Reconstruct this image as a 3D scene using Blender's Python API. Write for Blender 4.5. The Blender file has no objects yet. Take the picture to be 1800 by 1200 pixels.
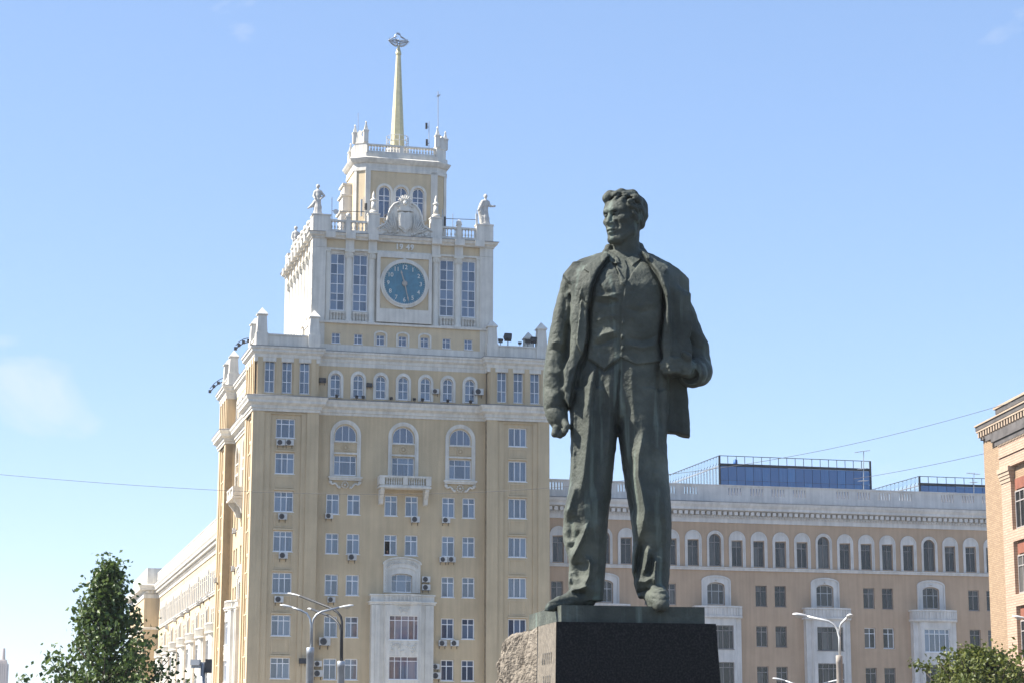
import bpy, bmesh, math, random
import numpy as np
from mathutils import Vector, Matrix
R = math.radians
random.seed(7); rng = np.random.default_rng(7)
SC = bpy.context.scene
COL = SC.collection

# ------------------------------------------------------------------ camera
FPX, PITCH, ROLL, ANG = 3656.35, R(10.99826), R(0.1282), R(14.2293)
_c, _s = math.cos(PITCH), math.sin(PITCH)
FW = Vector((0, _c, _s)); UPV = Vector((0, -_s, _c)); RIV = Vector((1, 0, 0))
RI = RIV*math.cos(ROLL) + UPV*math.sin(ROLL)
UP = UPV*math.cos(ROLL) - RIV*math.sin(ROLL)
CAMP = Vector((0, 0, 1.6))
cam_d = bpy.data.cameras.new('camera'); cam = bpy.data.objects.new('camera', cam_d); COL.objects.link(cam)
m = Matrix((RI, UP, -FW)).transposed().to_4x4(); m.translation = CAMP
cam.matrix_world = m
cam_d.sensor_width = 36; cam_d.lens = FPX/1800*36; cam_d.clip_start = 0.1; cam_d.clip_end = 9000
SC.camera = cam

# ------------------------------------------------------------------ light
SUN_AZ = R(-96)          # measured from +Y towards +X
SUN_EL = R(46)
sd = Vector((math.sin(SUN_AZ)*math.cos(SUN_EL), math.cos(SUN_AZ)*math.cos(SUN_EL), math.sin(SUN_EL)))
sun_l = bpy.data.lights.new('sun', 'SUN'); sun_l.energy = 5.0; sun_l.angle = R(0.53); sun_l.color = (1, .95, .87)
sun = bpy.data.objects.new('sun', sun_l); COL.objects.link(sun)
sun.rotation_euler = sd.to_track_quat('Z', 'Y').to_euler(); sun.location = (-60, 30, 80)
W = bpy.data.worlds.new('World'); SC.world = W; W.use_nodes = True
wt = W.node_tree; wn = wt.nodes; wl = wt.links
bg = wn['Background']; bg.inputs['Strength'].default_value = 0.106
sky = wn.new('ShaderNodeTexSky'); sky.sky_type = 'NISHITA'; sky.sun_disc = False
sky.sun_elevation = SUN_EL; sky.sun_rotation = SUN_AZ; sky.altitude = 150; sky.air_density = 0.7; sky.dust_density = 0.3; sky.ozone_density = 3.0
# thin fair-weather cloud streaks over the whole dome
tc = wn.new('ShaderNodeTexCoord'); mp = wn.new('ShaderNodeMapping'); mp.inputs['Scale'].default_value = (5, 5, 11); mp.inputs['Location'].default_value = (17.71, 18.88, 3.41)
nz = wn.new('ShaderNodeTexNoise'); nz.inputs['Scale'].default_value = 1.6; nz.inputs['Detail'].default_value = 7; nz.inputs['Roughness'].default_value = .55; nz.inputs['Distortion'].default_value = .4
cr = wn.new('ShaderNodeValToRGB'); cr.color_ramp.elements[0].position = .645; cr.color_ramp.elements[1].position = .84
cr.color_ramp.elements[1].color = (.8, .8, .8, 1)
mx = wn.new('ShaderNodeMix'); mx.data_type = 'RGBA'; mx.inputs[7].default_value = (3.7, 3.85, 4.1, 1)
wl.new(tc.outputs['Generated'], mp.inputs['Vector']); wl.new(mp.outputs['Vector'], nz.inputs['Vector'])
wl.new(nz.outputs['Fac'], cr.inputs['Fac']); wl.new(cr.outputs['Color'], mx.inputs[0])
gm_ = wn.new('ShaderNodeGamma'); gm_.inputs['Gamma'].default_value = .5; hs_ = wn.new('ShaderNodeHueSaturation'); hs_.inputs['Saturation'].default_value = 1.42; hs_.inputs['Value'].default_value = 2.0; hs_.inputs['Hue'].default_value = .508
wl.new(sky.outputs['Color'], gm_.inputs['Color']); wl.new(gm_.outputs['Color'], hs_.inputs['Color']); wl.new(hs_.outputs['Color'], mx.inputs[6]); wl.new(mx.outputs[2], bg.inputs['Color'])
HAZE = 0.00016
SC.view_settings.view_transform = 'Standard'; SC.view_settings.look = 'None'
SC.view_settings.exposure = 1.30; SC.view_settings.gamma = 1; SC.view_settings.use_curve_mapping = False

# ------------------------------------------------------------------ geometry of the place
def ray(px, py): return FW*FPX + RI*(px-900) - UP*(py-600)
def at(px, py, Y):
    d = ray(px, py); return CAMP + d*((Y-CAMP.y)/d.y)
TU = Vector((math.cos(ANG), math.sin(ANG), 0)); TV = Vector((-math.sin(ANG), math.cos(ANG), 0))
TO = at(445.1, 720.8, 170.0); TO.z = 0
def tw(u, v, z): return TO + TU*u + TV*v + Vector((0, 0, z))
def on_front(px, py, v=0):
    d = ray(px, py); t = ((TO + TV*v - CAMP).dot(TV))/d.dot(TV); P = CAMP + d*t
    return (P-TO).dot(TU), P.z
def on_side(px, py, u=0):
    d = ray(px, py); t = ((TO + TU*u - CAMP).dot(TU))/d.dot(TU); P = CAMP + d*t
    return (P-TO).dot(TV), P.z

# ------------------------------------------------------------------ mesh builder
class MB:
    def __init__(s): s.v = []; s.f = []
    def add(s, vs, fs):
        n = len(s.v); s.v += [tuple(v) for v in vs]; s.f += [tuple(i+n for i in f) for f in fs]; return s
    def box(s, x0, x1, y0, y1, z0, z1):
        return s.add([(x0,y0,z0),(x1,y0,z0),(x1,y1,z0),(x0,y1,z0),(x0,y0,z1),(x1,y0,z1),(x1,y1,z1),(x0,y1,z1)],
                     [(0,3,2,1),(4,5,6,7),(0,1,5,4),(1,2,6,5),(2,3,7,6),(3,0,4,7)])
    def frustum(s, cx, cy, z0, z1, a0, a1, b0=None, b1=None):
        b0 = a0 if b0 is None else b0; b1 = a1 if b1 is None else b1
        return s.add([(cx-a0,cy-b0,z0),(cx+a0,cy-b0,z0),(cx+a0,cy+b0,z0),(cx-a0,cy+b0,z0),(cx-a1,cy-b1,z1),(cx+a1,cy-b1,z1),(cx+a1,cy+b1,z1),(cx-a1,cy+b1,z1)],
                     [(0,3,2,1),(4,5,6,7),(0,1,5,4),(1,2,6,5),(2,3,7,6),(3,0,4,7)])
    def lathe(s, prof, cx=0, cy=0, n=12, a0=0, a1=2*math.pi, cap=True):
        full = abs(a1-a0-2*math.pi) < 1e-6; k = n if full else n+1
        vs = []; fs = []
        for r, z in prof:
            for i in range(k):
                a = a0+(a1-a0)*i/n; vs.append((cx+r*math.cos(a), cy+r*math.sin(a), z))
        for j in range(len(prof)-1):
            for i in range(n):
                i2 = (i+1) % k if full else i+1
                fs.append((j*k+i, j*k+i2, (j+1)*k+i2, (j+1)*k+i))
        if cap and full:
            fs.append(tuple(range(k-1, -1, -1))); fs.append(tuple((len(prof)-1)*k+i for i in range(k)))
        return s.add(vs, fs)
    def tube(s, pts, r, n=6):
        pts = [Vector(p) for p in pts]; rs = r if isinstance(r, (list, tuple)) else [r]*len(pts)
        vs = []; fs = []; up = Vector((0, 0, 1)); prev = None
        for i, p in enumerate(pts):
            t = (pts[min(i+1, len(pts)-1)]-pts[max(i-1, 0)]).normalized()
            if prev is None:
                a = t.cross(up)
                if a.length < 1e-3: a = t.cross(Vector((1, 0, 0)))
            else: a = prev - t*prev.dot(t)
            a.normalize(); prev = a; b = t.cross(a)
            for k in range(n):
                g = 2*math.pi*k/n; vs.append(p + (a*math.cos(g)+b*math.sin(g))*rs[i])
        for i in range(len(pts)-1):
            for k in range(n): fs.append((i*n+k, i*n+(k+1) % n, (i+1)*n+(k+1) % n, (i+1)*n+k))
        fs.append(tuple(range(n-1, -1, -1))); fs.append(tuple((len(pts)-1)*n+k for k in range(n)))
        return s.add(vs, fs)
    def sweep(s, path, prof, closed=False):
        """profile (out, z) run along a plan path; outward is to the right of travel"""
        n = len(path); P = [Vector(p) for p in path]; offs = []
        for i in range(n):
            a = P[i]-P[i-1] if (i > 0 or closed) else P[1]-P[0]
            b = P[(i+1) % n]-P[i] if (i < n-1 or closed) else a
            a = a.normalized(); b = b.normalized(); na = Vector((a.y, -a.x)); nb = Vector((b.y, -b.x))
            mm = na+nb; mm = mm/max(mm.dot(na), .2) if mm.length > 1e-6 else na
            offs.append(mm)
        k = len(prof); vs = []; fs = []
        for i in range(n):
            for o, z in prof: q = P[i]+offs[i]*o; vs.append((q.x, q.y, z))
        for i in range(n if closed else n-1):
            j = (i+1) % n
            for q in range(k-1): fs.append((i*k+q, j*k+q, j*k+q+1, i*k+q+1))
        if not closed: fs.append(tuple(range(k-1, -1, -1))); fs.append(tuple((n-1)*k+q for q in range(k)))
        return s.add(vs, fs)
    def plate(s, poly, y0, y1):
        """polygon in x,z given counter-clockwise seen from -y, extruded from y0 (front) to y1"""
        n = len(poly); vs = [(x, y0, z) for x, z in poly]+[(x, y1, z) for x, z in poly]
        return s.add(vs, [tuple(range(n)), tuple(range(2*n-1, n-1, -1))]+[(i, i+n, (i+1) % n+n, (i+1) % n) for i in range(n)])
    def ring(s, outer, inner, y0, y1):
        """band between two matching x,z polylines (open strips), front y0, back y1"""
        n = len(outer); vs = []
        for L in (outer, inner):
            for y in (y0, y1): vs += [(x, y, z) for x, z in L]
        fs = []
        for i in range(n-1):
            o0, o1, q0, q1 = i, n+i, 2*n+i, 3*n+i
            fs += [(o0, o0+1, q0+1, q0), (o0, o1, o1+1, o0+1), (q0, q0+1, q1+1, q1), (o1, q1, q1+1, o1+1)]
        fs += [(0, 2*n, 3*n, n), (n-1, 2*n-1, 4*n-1, 3*n-1)]
        return s.add(vs, fs)
    def wall(s, x0, x1, z0, z1, y, holes=(), depth=.25):
        xs = sorted(set([x0, x1]+[h[0] for h in holes]+[h[1] for h in holes])); zs = sorted(set([z0, z1]+[h[2] for h in holes]+[h[3] for h in holes]))
        xs = [x for x in xs if x0-1e-6 <= x <= x1+1e-6]; zs = [z for z in zs if z0-1e-6 <= z <= z1+1e-6]
        for j in range(len(zs)-1):
            zc = (zs[j]+zs[j+1])/2; run = None
            for i in range(len(xs)):
                solid = False
                if i < len(xs)-1:
                    xc = (xs[i]+xs[i+1])/2; solid = not any(h[0] < xc < h[1] and h[2] < zc < h[3] for h in holes)
                if solid and run is None: run = xs[i]
                if not solid and run is not None:
                    s.add([(run,y,zs[j]),(xs[i],y,zs[j]),(xs[i],y,zs[j+1]),(run,y,zs[j+1])], [(0,1,2,3)]); run = None
        for h in holes:
            a, b, c, d = h[:4]; yb = y+depth
            if len(h) > 4 and h[4]:
                r = (b-a)/2; rz = min(h[5] if len(h) > 5 else r, d-c); sp = d-rz; cx = (a+b)/2; N = 12
                arc = [(cx+r*math.cos(math.pi*(1-i/N)), sp+rz*math.sin(math.pi*(1-i/N))) for i in range(N+1)]
                for i in range(N):
                    (xa, za), (xb, zb) = arc[i], arc[i+1]; cxn = a if i < N//2 else b
                    s.add([(xa,y,za),(xb,y,zb),(cxn,y,d)], [(0,1,2)])
                    s.add([(xa,y,za),(xb,y,zb),(xb,yb,zb),(xa,yb,za)], [(0,3,2,1)])
                s.add([(arc[N//2][0]-.001,y,d),(arc[N//2][0],y,d),(arc[N//2][0],y,arc[N//2][1])], [(0,1,2)])
                top = sp
            else:
                top = d; s.add([(a,y,d),(b,y,d),(b,yb,d),(a,yb,d)], [(0,1,2,3)])
            s.add([(a,y,c),(b,y,c),(b,yb,c),(a,yb,c)], [(0,3,2,1)])
            s.add([(a,y,c),(a,yb,c),(a,yb,top),(a,y,top)], [(0,1,2,3)]); s.add([(b,y,c),(b,yb,c),(b,yb,top),(b,y,top)], [(0,3,2,1)])
        return s
    def mesh(s, name, mat, smooth=False):
        me = bpy.data.meshes.new(name); me.from_pydata(s.v, [], s.f); me.update()
        if mat: me.materials.append(mat)
        if smooth: me.shade_smooth()
        return me
    def build(s, name, mat, parent=None, loc=None, rz=0, smooth=False):
        return link(name, s.mesh(name, mat, smooth), parent, loc, rz)

def link(name, me, parent=None, loc=None, rz=0):
    o = bpy.data.objects.new(name, me); COL.objects.link(o); o.parent = parent
    if loc is not None: o.location = loc
    if rz: o.rotation_euler = (0, 0, rz)
    return o
def tag(o, label=None, cat=None, group=None, kind=None):
    if label: o['label'] = label
    if cat: o['category'] = cat
    if group: o['group'] = group
    if kind: o['kind'] = kind
    return o
def empty(name, loc, rz=0, **k):
    o = bpy.data.objects.new(name, None); COL.objects.link(o); o.location = loc; o.rotation_euler = (0, 0, rz); o.empty_display_size = .1
    return tag(o, **k)
def arcpts(cx, cz, r, a0, a1, n, rz=None):
    rz = rz or r; return [(cx+r*math.cos(R(a0+(a1-a0)*i/n)), cz+rz*math.sin(R(a0+(a1-a0)*i/n))) for i in range(n+1)]
def arch_line(cx, hw, z0, zs, n=14, rz=None):
    return [(cx-hw, z0)]+arcpts(cx, zs, hw, 180, 0, n, rz)+[(cx+hw, z0)]

# ------------------------------------------------------------------ materials
def nodemat(name):
    mt = bpy.data.materials.new(name); mt.use_nodes = True; nt = mt.node_tree; return mt, nt.nodes, nt.links, nt.nodes['Principled BSDF']
def surf(name, col, rough=.8, var=.12, scale=.6, bump=.0, bscale=30, metal=0, streak=0, col2=None, detail=6, spec=.5, obrand=0):
    mt, n, l, b = nodemat(name)
    g = n.new('ShaderNodeTexCoord'); nz = n.new('ShaderNodeTexNoise'); nz.inputs['Scale'].default_value = scale; nz.inputs['Detail'].default_value = detail; nz.inputs['Roughness'].default_value = .62
    l.new(g.outputs['Object'], nz.inputs['Vector'])
    rp = n.new('ShaderNodeValToRGB'); c2 = col2 or tuple(c*(1-2*var) for c in col); c1 = tuple(min(1, c*(1+var*.5)) for c in col) if not col2 else col
    rp.color_ramp.elements[0].position = .33; rp.color_ramp.elements[1].position = .66
    rp.color_ramp.elements[0].color = (*c2, 1); rp.color_ramp.elements[1].color = (*c1, 1)
    l.new(nz.outputs['Fac'], rp.inputs['Fac']); out = rp.outputs['Color']
    if streak:
        mp = n.new('ShaderNodeMapping'); mp.inputs['Scale'].default_value = (2.2, 2.2, .12); n2 = n.new('ShaderNodeTexNoise'); n2.inputs['Scale'].default_value = 1.5; n2.inputs['Detail'].default_value = 5
        l.new(g.outputs['Object'], mp.inputs['Vector']); l.new(mp.outputs['Vector'], n2.inputs['Vector'])
        r2 = n.new('ShaderNodeValToRGB'); r2.color_ramp.elements[0].position = .38; r2.color_ramp.elements[1].position = .62; r2.color_ramp.elements[0].color = (1-streak,)*3+(1,); r2.color_ramp.elements[1].color = (1, 1, 1, 1)
        l.new(n2.outputs['Fac'], r2.inputs['Fac']); mm = n.new('ShaderNodeMix'); mm.data_type = 'RGBA'; mm.blend_type = 'MULTIPLY'; mm.inputs[0].default_value = 1
        l.new(out, mm.inputs[6]); l.new(r2.outputs['Color'], mm.inputs[7]); out = mm.outputs[2]
    if obrand:
        oi = n.new('ShaderNodeObjectInfo'); mr = n.new('ShaderNodeMapRange'); mr.inputs[3].default_value = 1-obrand; mr.inputs[4].default_value = 1+obrand*.6
        l.new(oi.outputs['Random'], mr.inputs[0]); mm = n.new('ShaderNodeMix'); mm.data_type = 'RGBA'; mm.blend_type = 'MULTIPLY'; mm.inputs[0].default_value = 1
        l.new(out, mm.inputs[6]); l.new(mr.outputs[0], mm.inputs[7]); out = mm.outputs[2]
    l.new(out, b.inputs['Base Color']); b.inputs['Roughness'].default_value = rough; b.inputs['Metallic'].default_value = metal; b.inputs['Specular IOR Level'].default_value = spec
    if bump:
        nb = n.new('ShaderNodeTexNoise'); nb.inputs['Scale'].default_value = bscale; nb.inputs['Detail'].default_value = 4; l.new(g.outputs['Object'], nb.inputs['Vector'])
        bp = n.new('ShaderNodeBump'); bp.inputs['Strength'].default_value = bump; bp.inputs['Distance'].default_value = .05; l.new(nb.outputs['Fac'], bp.inputs['Height']); l.new(bp.outputs['Normal'], b.inputs['Normal'])
    return mt
def glass(name, ca, cb, ior=1.9, rough=.04, curtain=.5):
    """opaque-looking pane: sky mirrored over a dim room, net curtains hanging behind some of them"""
    mt, n, l, b = nodemat(name)
    oi = n.new('ShaderNodeObjectInfo'); g = n.new('ShaderNodeTexCoord'); mp = n.new('ShaderNodeMapping'); mp.inputs['Scale'].default_value = (9, 9, .25)
    l.new(g.outputs['Object'], mp.inputs['Vector']); nz = n.new('ShaderNodeTexNoise'); nz.noise_dimensions = '4D'; nz.inputs['Scale'].default_value = 1.3; nz.inputs['Detail'].default_value = 3
    l.new(mp.outputs['Vector'], nz.inputs['Vector']); mu = n.new('ShaderNodeMath'); mu.operation = 'MULTIPLY'; mu.inputs[1].default_value = 37; l.new(oi.outputs['Random'], mu.inputs[0]); l.new(mu.outputs[0], nz.inputs['W'])
    ad = n.new('ShaderNodeMath'); ad.operation = 'MULTIPLY_ADD'; ad.inputs[1].default_value = .9; ad.inputs[2].default_value = -.45+(curtain-.5); l.new(oi.outputs['Random'], ad.inputs[0])
    sm = n.new('ShaderNodeMath'); sm.operation = 'ADD'; l.new(nz.outputs['Fac'], sm.inputs[0]); l.new(ad.outputs[0], sm.inputs[1])
    rp = n.new('ShaderNodeValToRGB'); rp.color_ramp.elements[0].position = .4; rp.color_ramp.elements[1].position = .75; rp.color_ramp.elements[0].color = (*ca, 1); rp.color_ramp.elements[1].color = (*cb, 1)
    l.new(sm.outputs[0], rp.inputs['Fac']); l.new(rp.outputs['Color'], b.inputs['Base Color'])
    b.inputs['Roughness'].default_value = rough; b.inputs['IOR'].default_value = ior
    nb = n.new('ShaderNodeTexNoise'); nb.inputs['Scale'].default_value = 1.1; l.new(g.outputs['Object'], nb.inputs['Vector']); bp = n.new('ShaderNodeBump'); bp.inputs['Strength'].default_value = .03; bp.inputs['Distance'].default_value = .05
    l.new(nb.outputs['Fac'], bp.inputs['Height']); l.new(bp.outputs['Normal'], b.inputs['Normal'])
    return mt
MT = dict(
    stucco=surf('tower_stucco', (.585, .455, .283), .88, .07, .35, .3, 14, streak=.11),
    white=surf('white_trim', (.72, .68, .60), .8, .08, .8, .15, 20, streak=.16),
    cream=surf('cream_panel', (.63, .505, .33), .85, .07, .6, .1, 20, streak=.08),
    column=surf('column_paint', (.72, .68, .59), .75, .06, .7, .1, 16, streak=.10),
    tin=surf('roof_tin', (.20, .20, .21), .5, .15, 1.5),
    pink=surf('wing_stucco', (.535, .375, .25), .9, .07, .3, .25, 14, streak=.10),
    wingwhite=surf('wing_trim', (.72, .675, .62), .8, .08, .7, .15, 20, streak=.14),
    frame=surf('window_frame_paint', (.82, .82, .82), .5, .04, 2),
    oldframe=surf('old_window_frame', (.30, .27, .25), .7, .15, 2, obrand=.3),
    glass=glass('window_glass', (.022, .042, .085), (.10, .145, .22), 2.0),
    glassd=glass('dark_window_glass', (.012, .013, .015), (.10, .095, .09), 1.5, .05, .35),
    glassb=glass('deep_blue_glass', (.02, .035, .09), (.05, .08, .16), 2.1, .03, .3),
    dial=surf('clock_dial_blue', (.065, .22, .31), .45, .12, 2.5, streak=.1),
    gold=surf('pale_gold_paint', (.56, .49, .29), .42, .08, 3, metal=.35),
    numeral=surf('clock_numeral_paint', (.74, .72, .66), .5, .05, 3),
    hand=surf('clock_hand_metal', (.42, .38, .33), .5, .08, 3),
    steel=surf('galvanised_steel', (.40, .42, .44), .42, .12, 3, metal=.6),
    dark=surf('dark_metal', (.03, .032, .036), .6, .2, 3),
    acwhite=surf('ac_casing', (.60, .59, .56), .55, .08, 4, obrand=.2),
    acgrille=surf('ac_grille', (.05, .05, .055), .6, .2, 5),
    concrete=surf('lamp_concrete', (.42, .37, .32), .9, .12, 2, .3, 25, streak=.2),
    stone=surf('statue_stone', (.52, .50, .46), .85, .12, 2.5, .3, 12),
)
# ------------------------------------------------------------------ windows
WIN = {}
def window(parent, cx, y, z0, w, h, cols=(.5,), rows=(), fm='frame', gm='glass', arch=0, fw=.07, split=True, open_pane=None, xf=None, big='pane', small='transom_pane', arz=None, sill=True, bar=None):
    """frame = part, every pane a sub-part. cols / rows: inner bar positions as fractions (rows from the bottom). xf = facade (loc, rz)"""
    key = (round(w, 2), round(h, 2), tuple(cols), tuple(rows), fm, gm, arch, fw, split, arz, sill)
    bar = bar or fw*.8
    if key not in WIN:
        m = MB(); hw = w/2; rz = (arz or hw) if arch else 0; hs = h-rz
        m.box(-hw, -hw+fw, -.03, .05, 0, hs); m.box(hw-fw, hw, -.03, .05, 0, hs); m.box(-hw+fw, hw-fw, -.03, .05, 0, fw)
        if arch: m.ring(arcpts(0, hs, hw, 180, 0, 14, rz), arcpts(0, hs, hw-fw, 180, 0, 14, rz-fw), -.03, .05)
        else: m.box(-hw+fw, hw-fw, -.03, .05, h-fw, h)
        xs = [-hw+fw]+[-hw+w*c for c in cols]+[hw-fw]
        zs = [fw]+[h*r for r in rows]+[h-fw]
        ztop = [h-fw-(.0 if not arch else (rz-fw)*(1-math.sqrt(max(0, 1-((-hw+w*c)/(hw-fw))**2)))) for c in cols]
        for c, zt in zip(cols, ztop): m.box(-hw+w*c-bar/2, -hw+w*c+bar/2, -.022, .04, fw, zt)
        for r in rows:
            zz = h*r; hx = hw-fw
            if zz > hs: hx = (hw-fw)*math.sqrt(max(0, 1-((zz-hs)/(rz-fw))**2))
            for a, b in zip([-hx]+[-hw+w*c+bar/2 for c in cols], [-hw+w*c-bar/2 for c in cols]+[hx]):
                if b > a: m.box(a, b, -.024, .045, zz-bar/2, zz+bar/2)
        if sill: m.box(-hw-.06, hw+.06, -.2, .06, -.05, -.002)
        fme = m.mesh('window', MT[fm]); panes = []
        def pane_poly(poly):
            q = MB().add([(x, .02, z) for x, z in poly], [tuple(range(len(poly)))]); return q
        def clip(x0, x1, za, zb):
            if not arch or zb <= hs: return [(x0, za), (x1, za), (x1, zb), (x0, zb)]
            rr = hw-fw*.5; rzz = rz-fw*.5; pts = [(x0, za), (x1, za)]
            for i in range(9):
                x = x1+(x0-x1)*i/8; pts.append((x, min(zb+fw, max(za+.005, hs+rzz*math.sqrt(max(0, 1-(x/rr)**2))))))
            return pts
        if split:
            for j in range(len(zs)-1):
                for i in range(len(xs)-1):
                    panes.append((pane_poly(clip(xs[i], xs[i+1], zs[j], zs[j+1])).mesh('pane', MT[gm]), j, i))
        else: panes.append((pane_poly(clip(xs[0], xs[-1], zs[0], zs[-1])).mesh('pane', MT[gm]), 0, 0))
        WIN[key] = (fme, panes)
    fme, panes = WIN[key]
    P = Vector((cx, y, z0)); rz_ = 0
    if xf: P = Matrix.Rotation(xf[1], 3, 'Z') @ P + Vector(xf[0]); rz_ = xf[1]
    o = link('window', fme, parent, P, rz_); nr = len(rows)
    for me, j, i in panes:
        if open_pane == (j, i): continue
        link(small if (nr and j == nr and split) else big, me, o)
    return o
class Fa:
    """one facade: x along it, y into the building, z up"""
    def __init__(s, root, loc=(0, 0, 0), rz=0, split=True): s.root = root; s.loc = loc; s.rz = rz; s.split = split
    def add(s, m, name, mat, smooth=False): return m.build(name, MT[mat], s.root, s.loc, s.rz, smooth)
    def win(s, cx, y, z0, w, h, *a, **k):
        k.setdefault('split', s.split); return window(s.root, cx, y, z0, w, h, *a, xf=(s.loc, s.rz), **k)
BALPROF = [(.055, 0), (.055, .06), (.03, .1), (.075, .3), (.03, .62), (.03, .78), (.055, .84), (.055, 1)]
def balusters(m, pts, z0, h, fat=1.0, n=6):
    for x, y in pts: m.lathe([(r*fat, z0+t*h) for r, t in BALPROF], x, y, n, cap=False)

# ------------------------------------------------------------------ hotel tower
tower = empty('hotel_tower', TO, ANG, label='tall beige clock tower of the hotel with a gold spire', cat='tower')
TWD = 25.4
ROWS = [22.22, 18.94, 15.53, 12.08, 8.64, 5.2, 1.9]
COLROWS = [(28.27, 1.62), (25.42, 1.76)]+[(t, 1.70) for t in ROWS]
ARCX = [7.92, 12.85, 17.78]
def facade(F, front):
    S = F.split
    # corner pavilions
    for x0 in (0.0, 19.9):
        wx0, wx1 = (x0+1.95, x0+3.55)
        m = MB(); m.box(x0, x0+.97, 0, .7, 0, 28.8); m.box(x0+4.5, x0+5.5, 0, .7, 0, 28.8); F.add(m, 'pilaster', 'stucco')
        m = MB()
        m.wall(x0+.97, x0+4.5, 0, 28.8, .12, [(x0+1.5, x0+4.08, 0.3, 28.6)], .12)
        m.wall(x0+1.5, x0+4.08, .3, 28.6, .24, [(wx0, wx1, t-h, t) for t, h in COLROWS], .26)
        F.add(m, 'wall', 'stucco')
        for i, (t, h) in enumerate(COLROWS[:-1]):
            m = MB(); pz1 = t-h-.14; pz0 = COLROWS[i+1][0]+.2
            m.box(wx0-.04, wx1+.04, .10, .26, pz0-.13, pz0-.03)
            for a, b, c, d in ((wx0+.06, wx0+.12, pz0+.08, pz1-.06), (wx1-.12, wx1-.06, pz0+.08, pz1-.06), (wx0+.12, wx1-.12, pz0+.08, pz0+.14), (wx0+.12, wx1-.12, pz1-.12, pz1-.06)): m.box(a, b, .19, .26, c, d)
            F.add(m, 'spandrel_panel', 'cream')
        for i, (t, h) in enumerate(COLROWS):
            if t-h < .1: continue
            if x0 == 0: F.win((wx0+wx1)/2, .42, t-h, 1.6, h, (.36, .64) if i else (.3, .7), (.72,), fw=.08)
            else: F.win((wx0+wx1)/2, .42, t-h, 1.6, h, (.34, .66), (), fw=.085)
        # attic storey of the pavilion
        m = MB(); hs = [(x0+a, x0+a+.84, 30.4, 33.14) for a in (.88, 2.33, 3.80)]
        m.wall(x0+.18, x0+5.4, 30.0, 33.5, .05, hs, .3)
        if x0 == 0: m.box(x0+5.15, x0+5.395, .052, 1.1, 30.0, 33.5)
        else: m.box(x0+.185, x0+.4, .052, 1.1, 30.0, 33.5)
        F.add(m, 'wall', 'stucco')
        m = MB()
        for a in (.28, 1.83, 3.29, 4.76): m.box(x0+a, x0+a+.42, -.05, .06, 30.2, 33.38)
        F.add(m, 'pilaster', 'stucco')
        for h in hs: F.win((h[0]+h[1])/2, .25, 30.4, .84, 2.74, (.5,), (.34, .7), fw=.07)
    # middle bay
    holes = []
    for i, cx in enumerate(ARCX):
        holes += [(cx-.92, cx+.92, 26.66, 28.04, 1), (cx-.95, cx+.95, 23.8, 25.46)]
        for dx in (-.98, .78):
            for j, t in enumerate(ROWS[:6]):
                if i == 1 and j > 1: continue
                holes.append((cx+dx-.55, cx+dx+.55, t-1.72, t))
    holes.append((ARCX[1]-.86, ARCX[1]+.86, 14.17, 15.67, 1, .25))
    m = MB(); m.wall(5.5, 19.9, 0, 28.8, .9, holes, .26)
    m.box(5.3, 5.5, .02, .9, 0, 28.8); m.box(19.9, 20.1, .02, .9, 0, 28.8)
    F.add(m, 'wall', 'stucco')
    for i, cx in enumerate(ARCX):
        m = MB(); m.ring(arch_line(cx, 1.30, 23.66, 27.16), arch_line(cx, 1.12, 23.66, 27.16), .80, .92); m.ring(arch_line(cx, 1.12, 23.66, 27.16), arch_line(cx, .985, 23.66, 27.16), .85, .92)
        m.box(cx-.98, cx+.98, .82, .92, 25.56, 25.70); m.box(cx-.98, cx+.98, .82, .92, 26.54, 26.65); F.add(m, 'arch_surround', 'white')
        m = MB()
        for a in range(12):
            t = 2*math.pi*a/12; t2 = 2*math.pi*(a+1)/12
            m.box(cx+.26*math.cos(t)-.05, cx+.26*math.cos(t)+.05, .83, .91, 26.12+.26*math.sin(t)-.05, 26.12+.26*math.sin(t)+.05)
        m.box(cx-.9, cx-.36, .86, .91, 25.84, 25.88); m.box(cx+.36, cx+.9, .86, .91, 25.84, 25.88); m.box(cx-.9, cx-.36, .86, .91, 26.38, 26.42); m.box(cx+.36, cx+.9, .86, .91, 26.38, 26.42)
        m.box(cx-.08, cx+.08, .80, .91, 26.02, 26.22); F.add(m, 'medallion_panel', 'cream')
        F.win(cx, 1.08, 26.66, 1.84, 1.38, (.36, .66), (), arch=1, fw=.06, gm='glassb')
        F.win(cx, 1.08, 23.8, 1.9, 1.66, (.26, .74), (.68,), fw=.06)
        for dx in (-.98, .78):
            for j, t in enumerate(ROWS[:6]):
                if i == 1 and j > 1: continue
                op = (0, 0) if (front and i == 1 and j == 1 and dx < 0) else None
                F.win(cx+dx, 1.06, t-1.72, 1.1, 1.72, (.5,) if (i+j) % 3 else (.46,), (.70,), fw=.085, open_pane=op)
        if i != 1:
            m = MB(); m.box(cx-1.44, cx+1.44, .62, .9, 23.52, 23.66); m.box(cx-1.36, cx+1.36, .7, .9, 23.36, 23.52)
            for s in (-1, 1):
                m.tube([(cx+s*(1.3-.9*t), .80, 23.26-.42*math.sin(t*math.pi/2)-(.12*math.sin(t*9))) for t in [k/8 for k in range(9)]], [.13, .11, .09, .1, .08, .09, .08, .1, .12], 6)
                m.lathe([(.02, 23.02), (.14, 23.08), (.14, 23.28), (.02, 23.34)], cx+s*1.22, .82, 8)
            for a in range(10): t = 2*math.pi*a/10; m.lathe([(.01, 22.98+.26*math.sin(t)-.07), (.075, 22.98+.26*math.sin(t)), (.01, 22.98+.26*math.sin(t)+.07)], cx+.26*math.cos(t), .80, 6)
            m.lathe([(.01, 22.86), (.12, 22.98), (.01, 23.10)], cx, .8, 8)
            F.add(m, 'garland_bracket', 'white')
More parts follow.
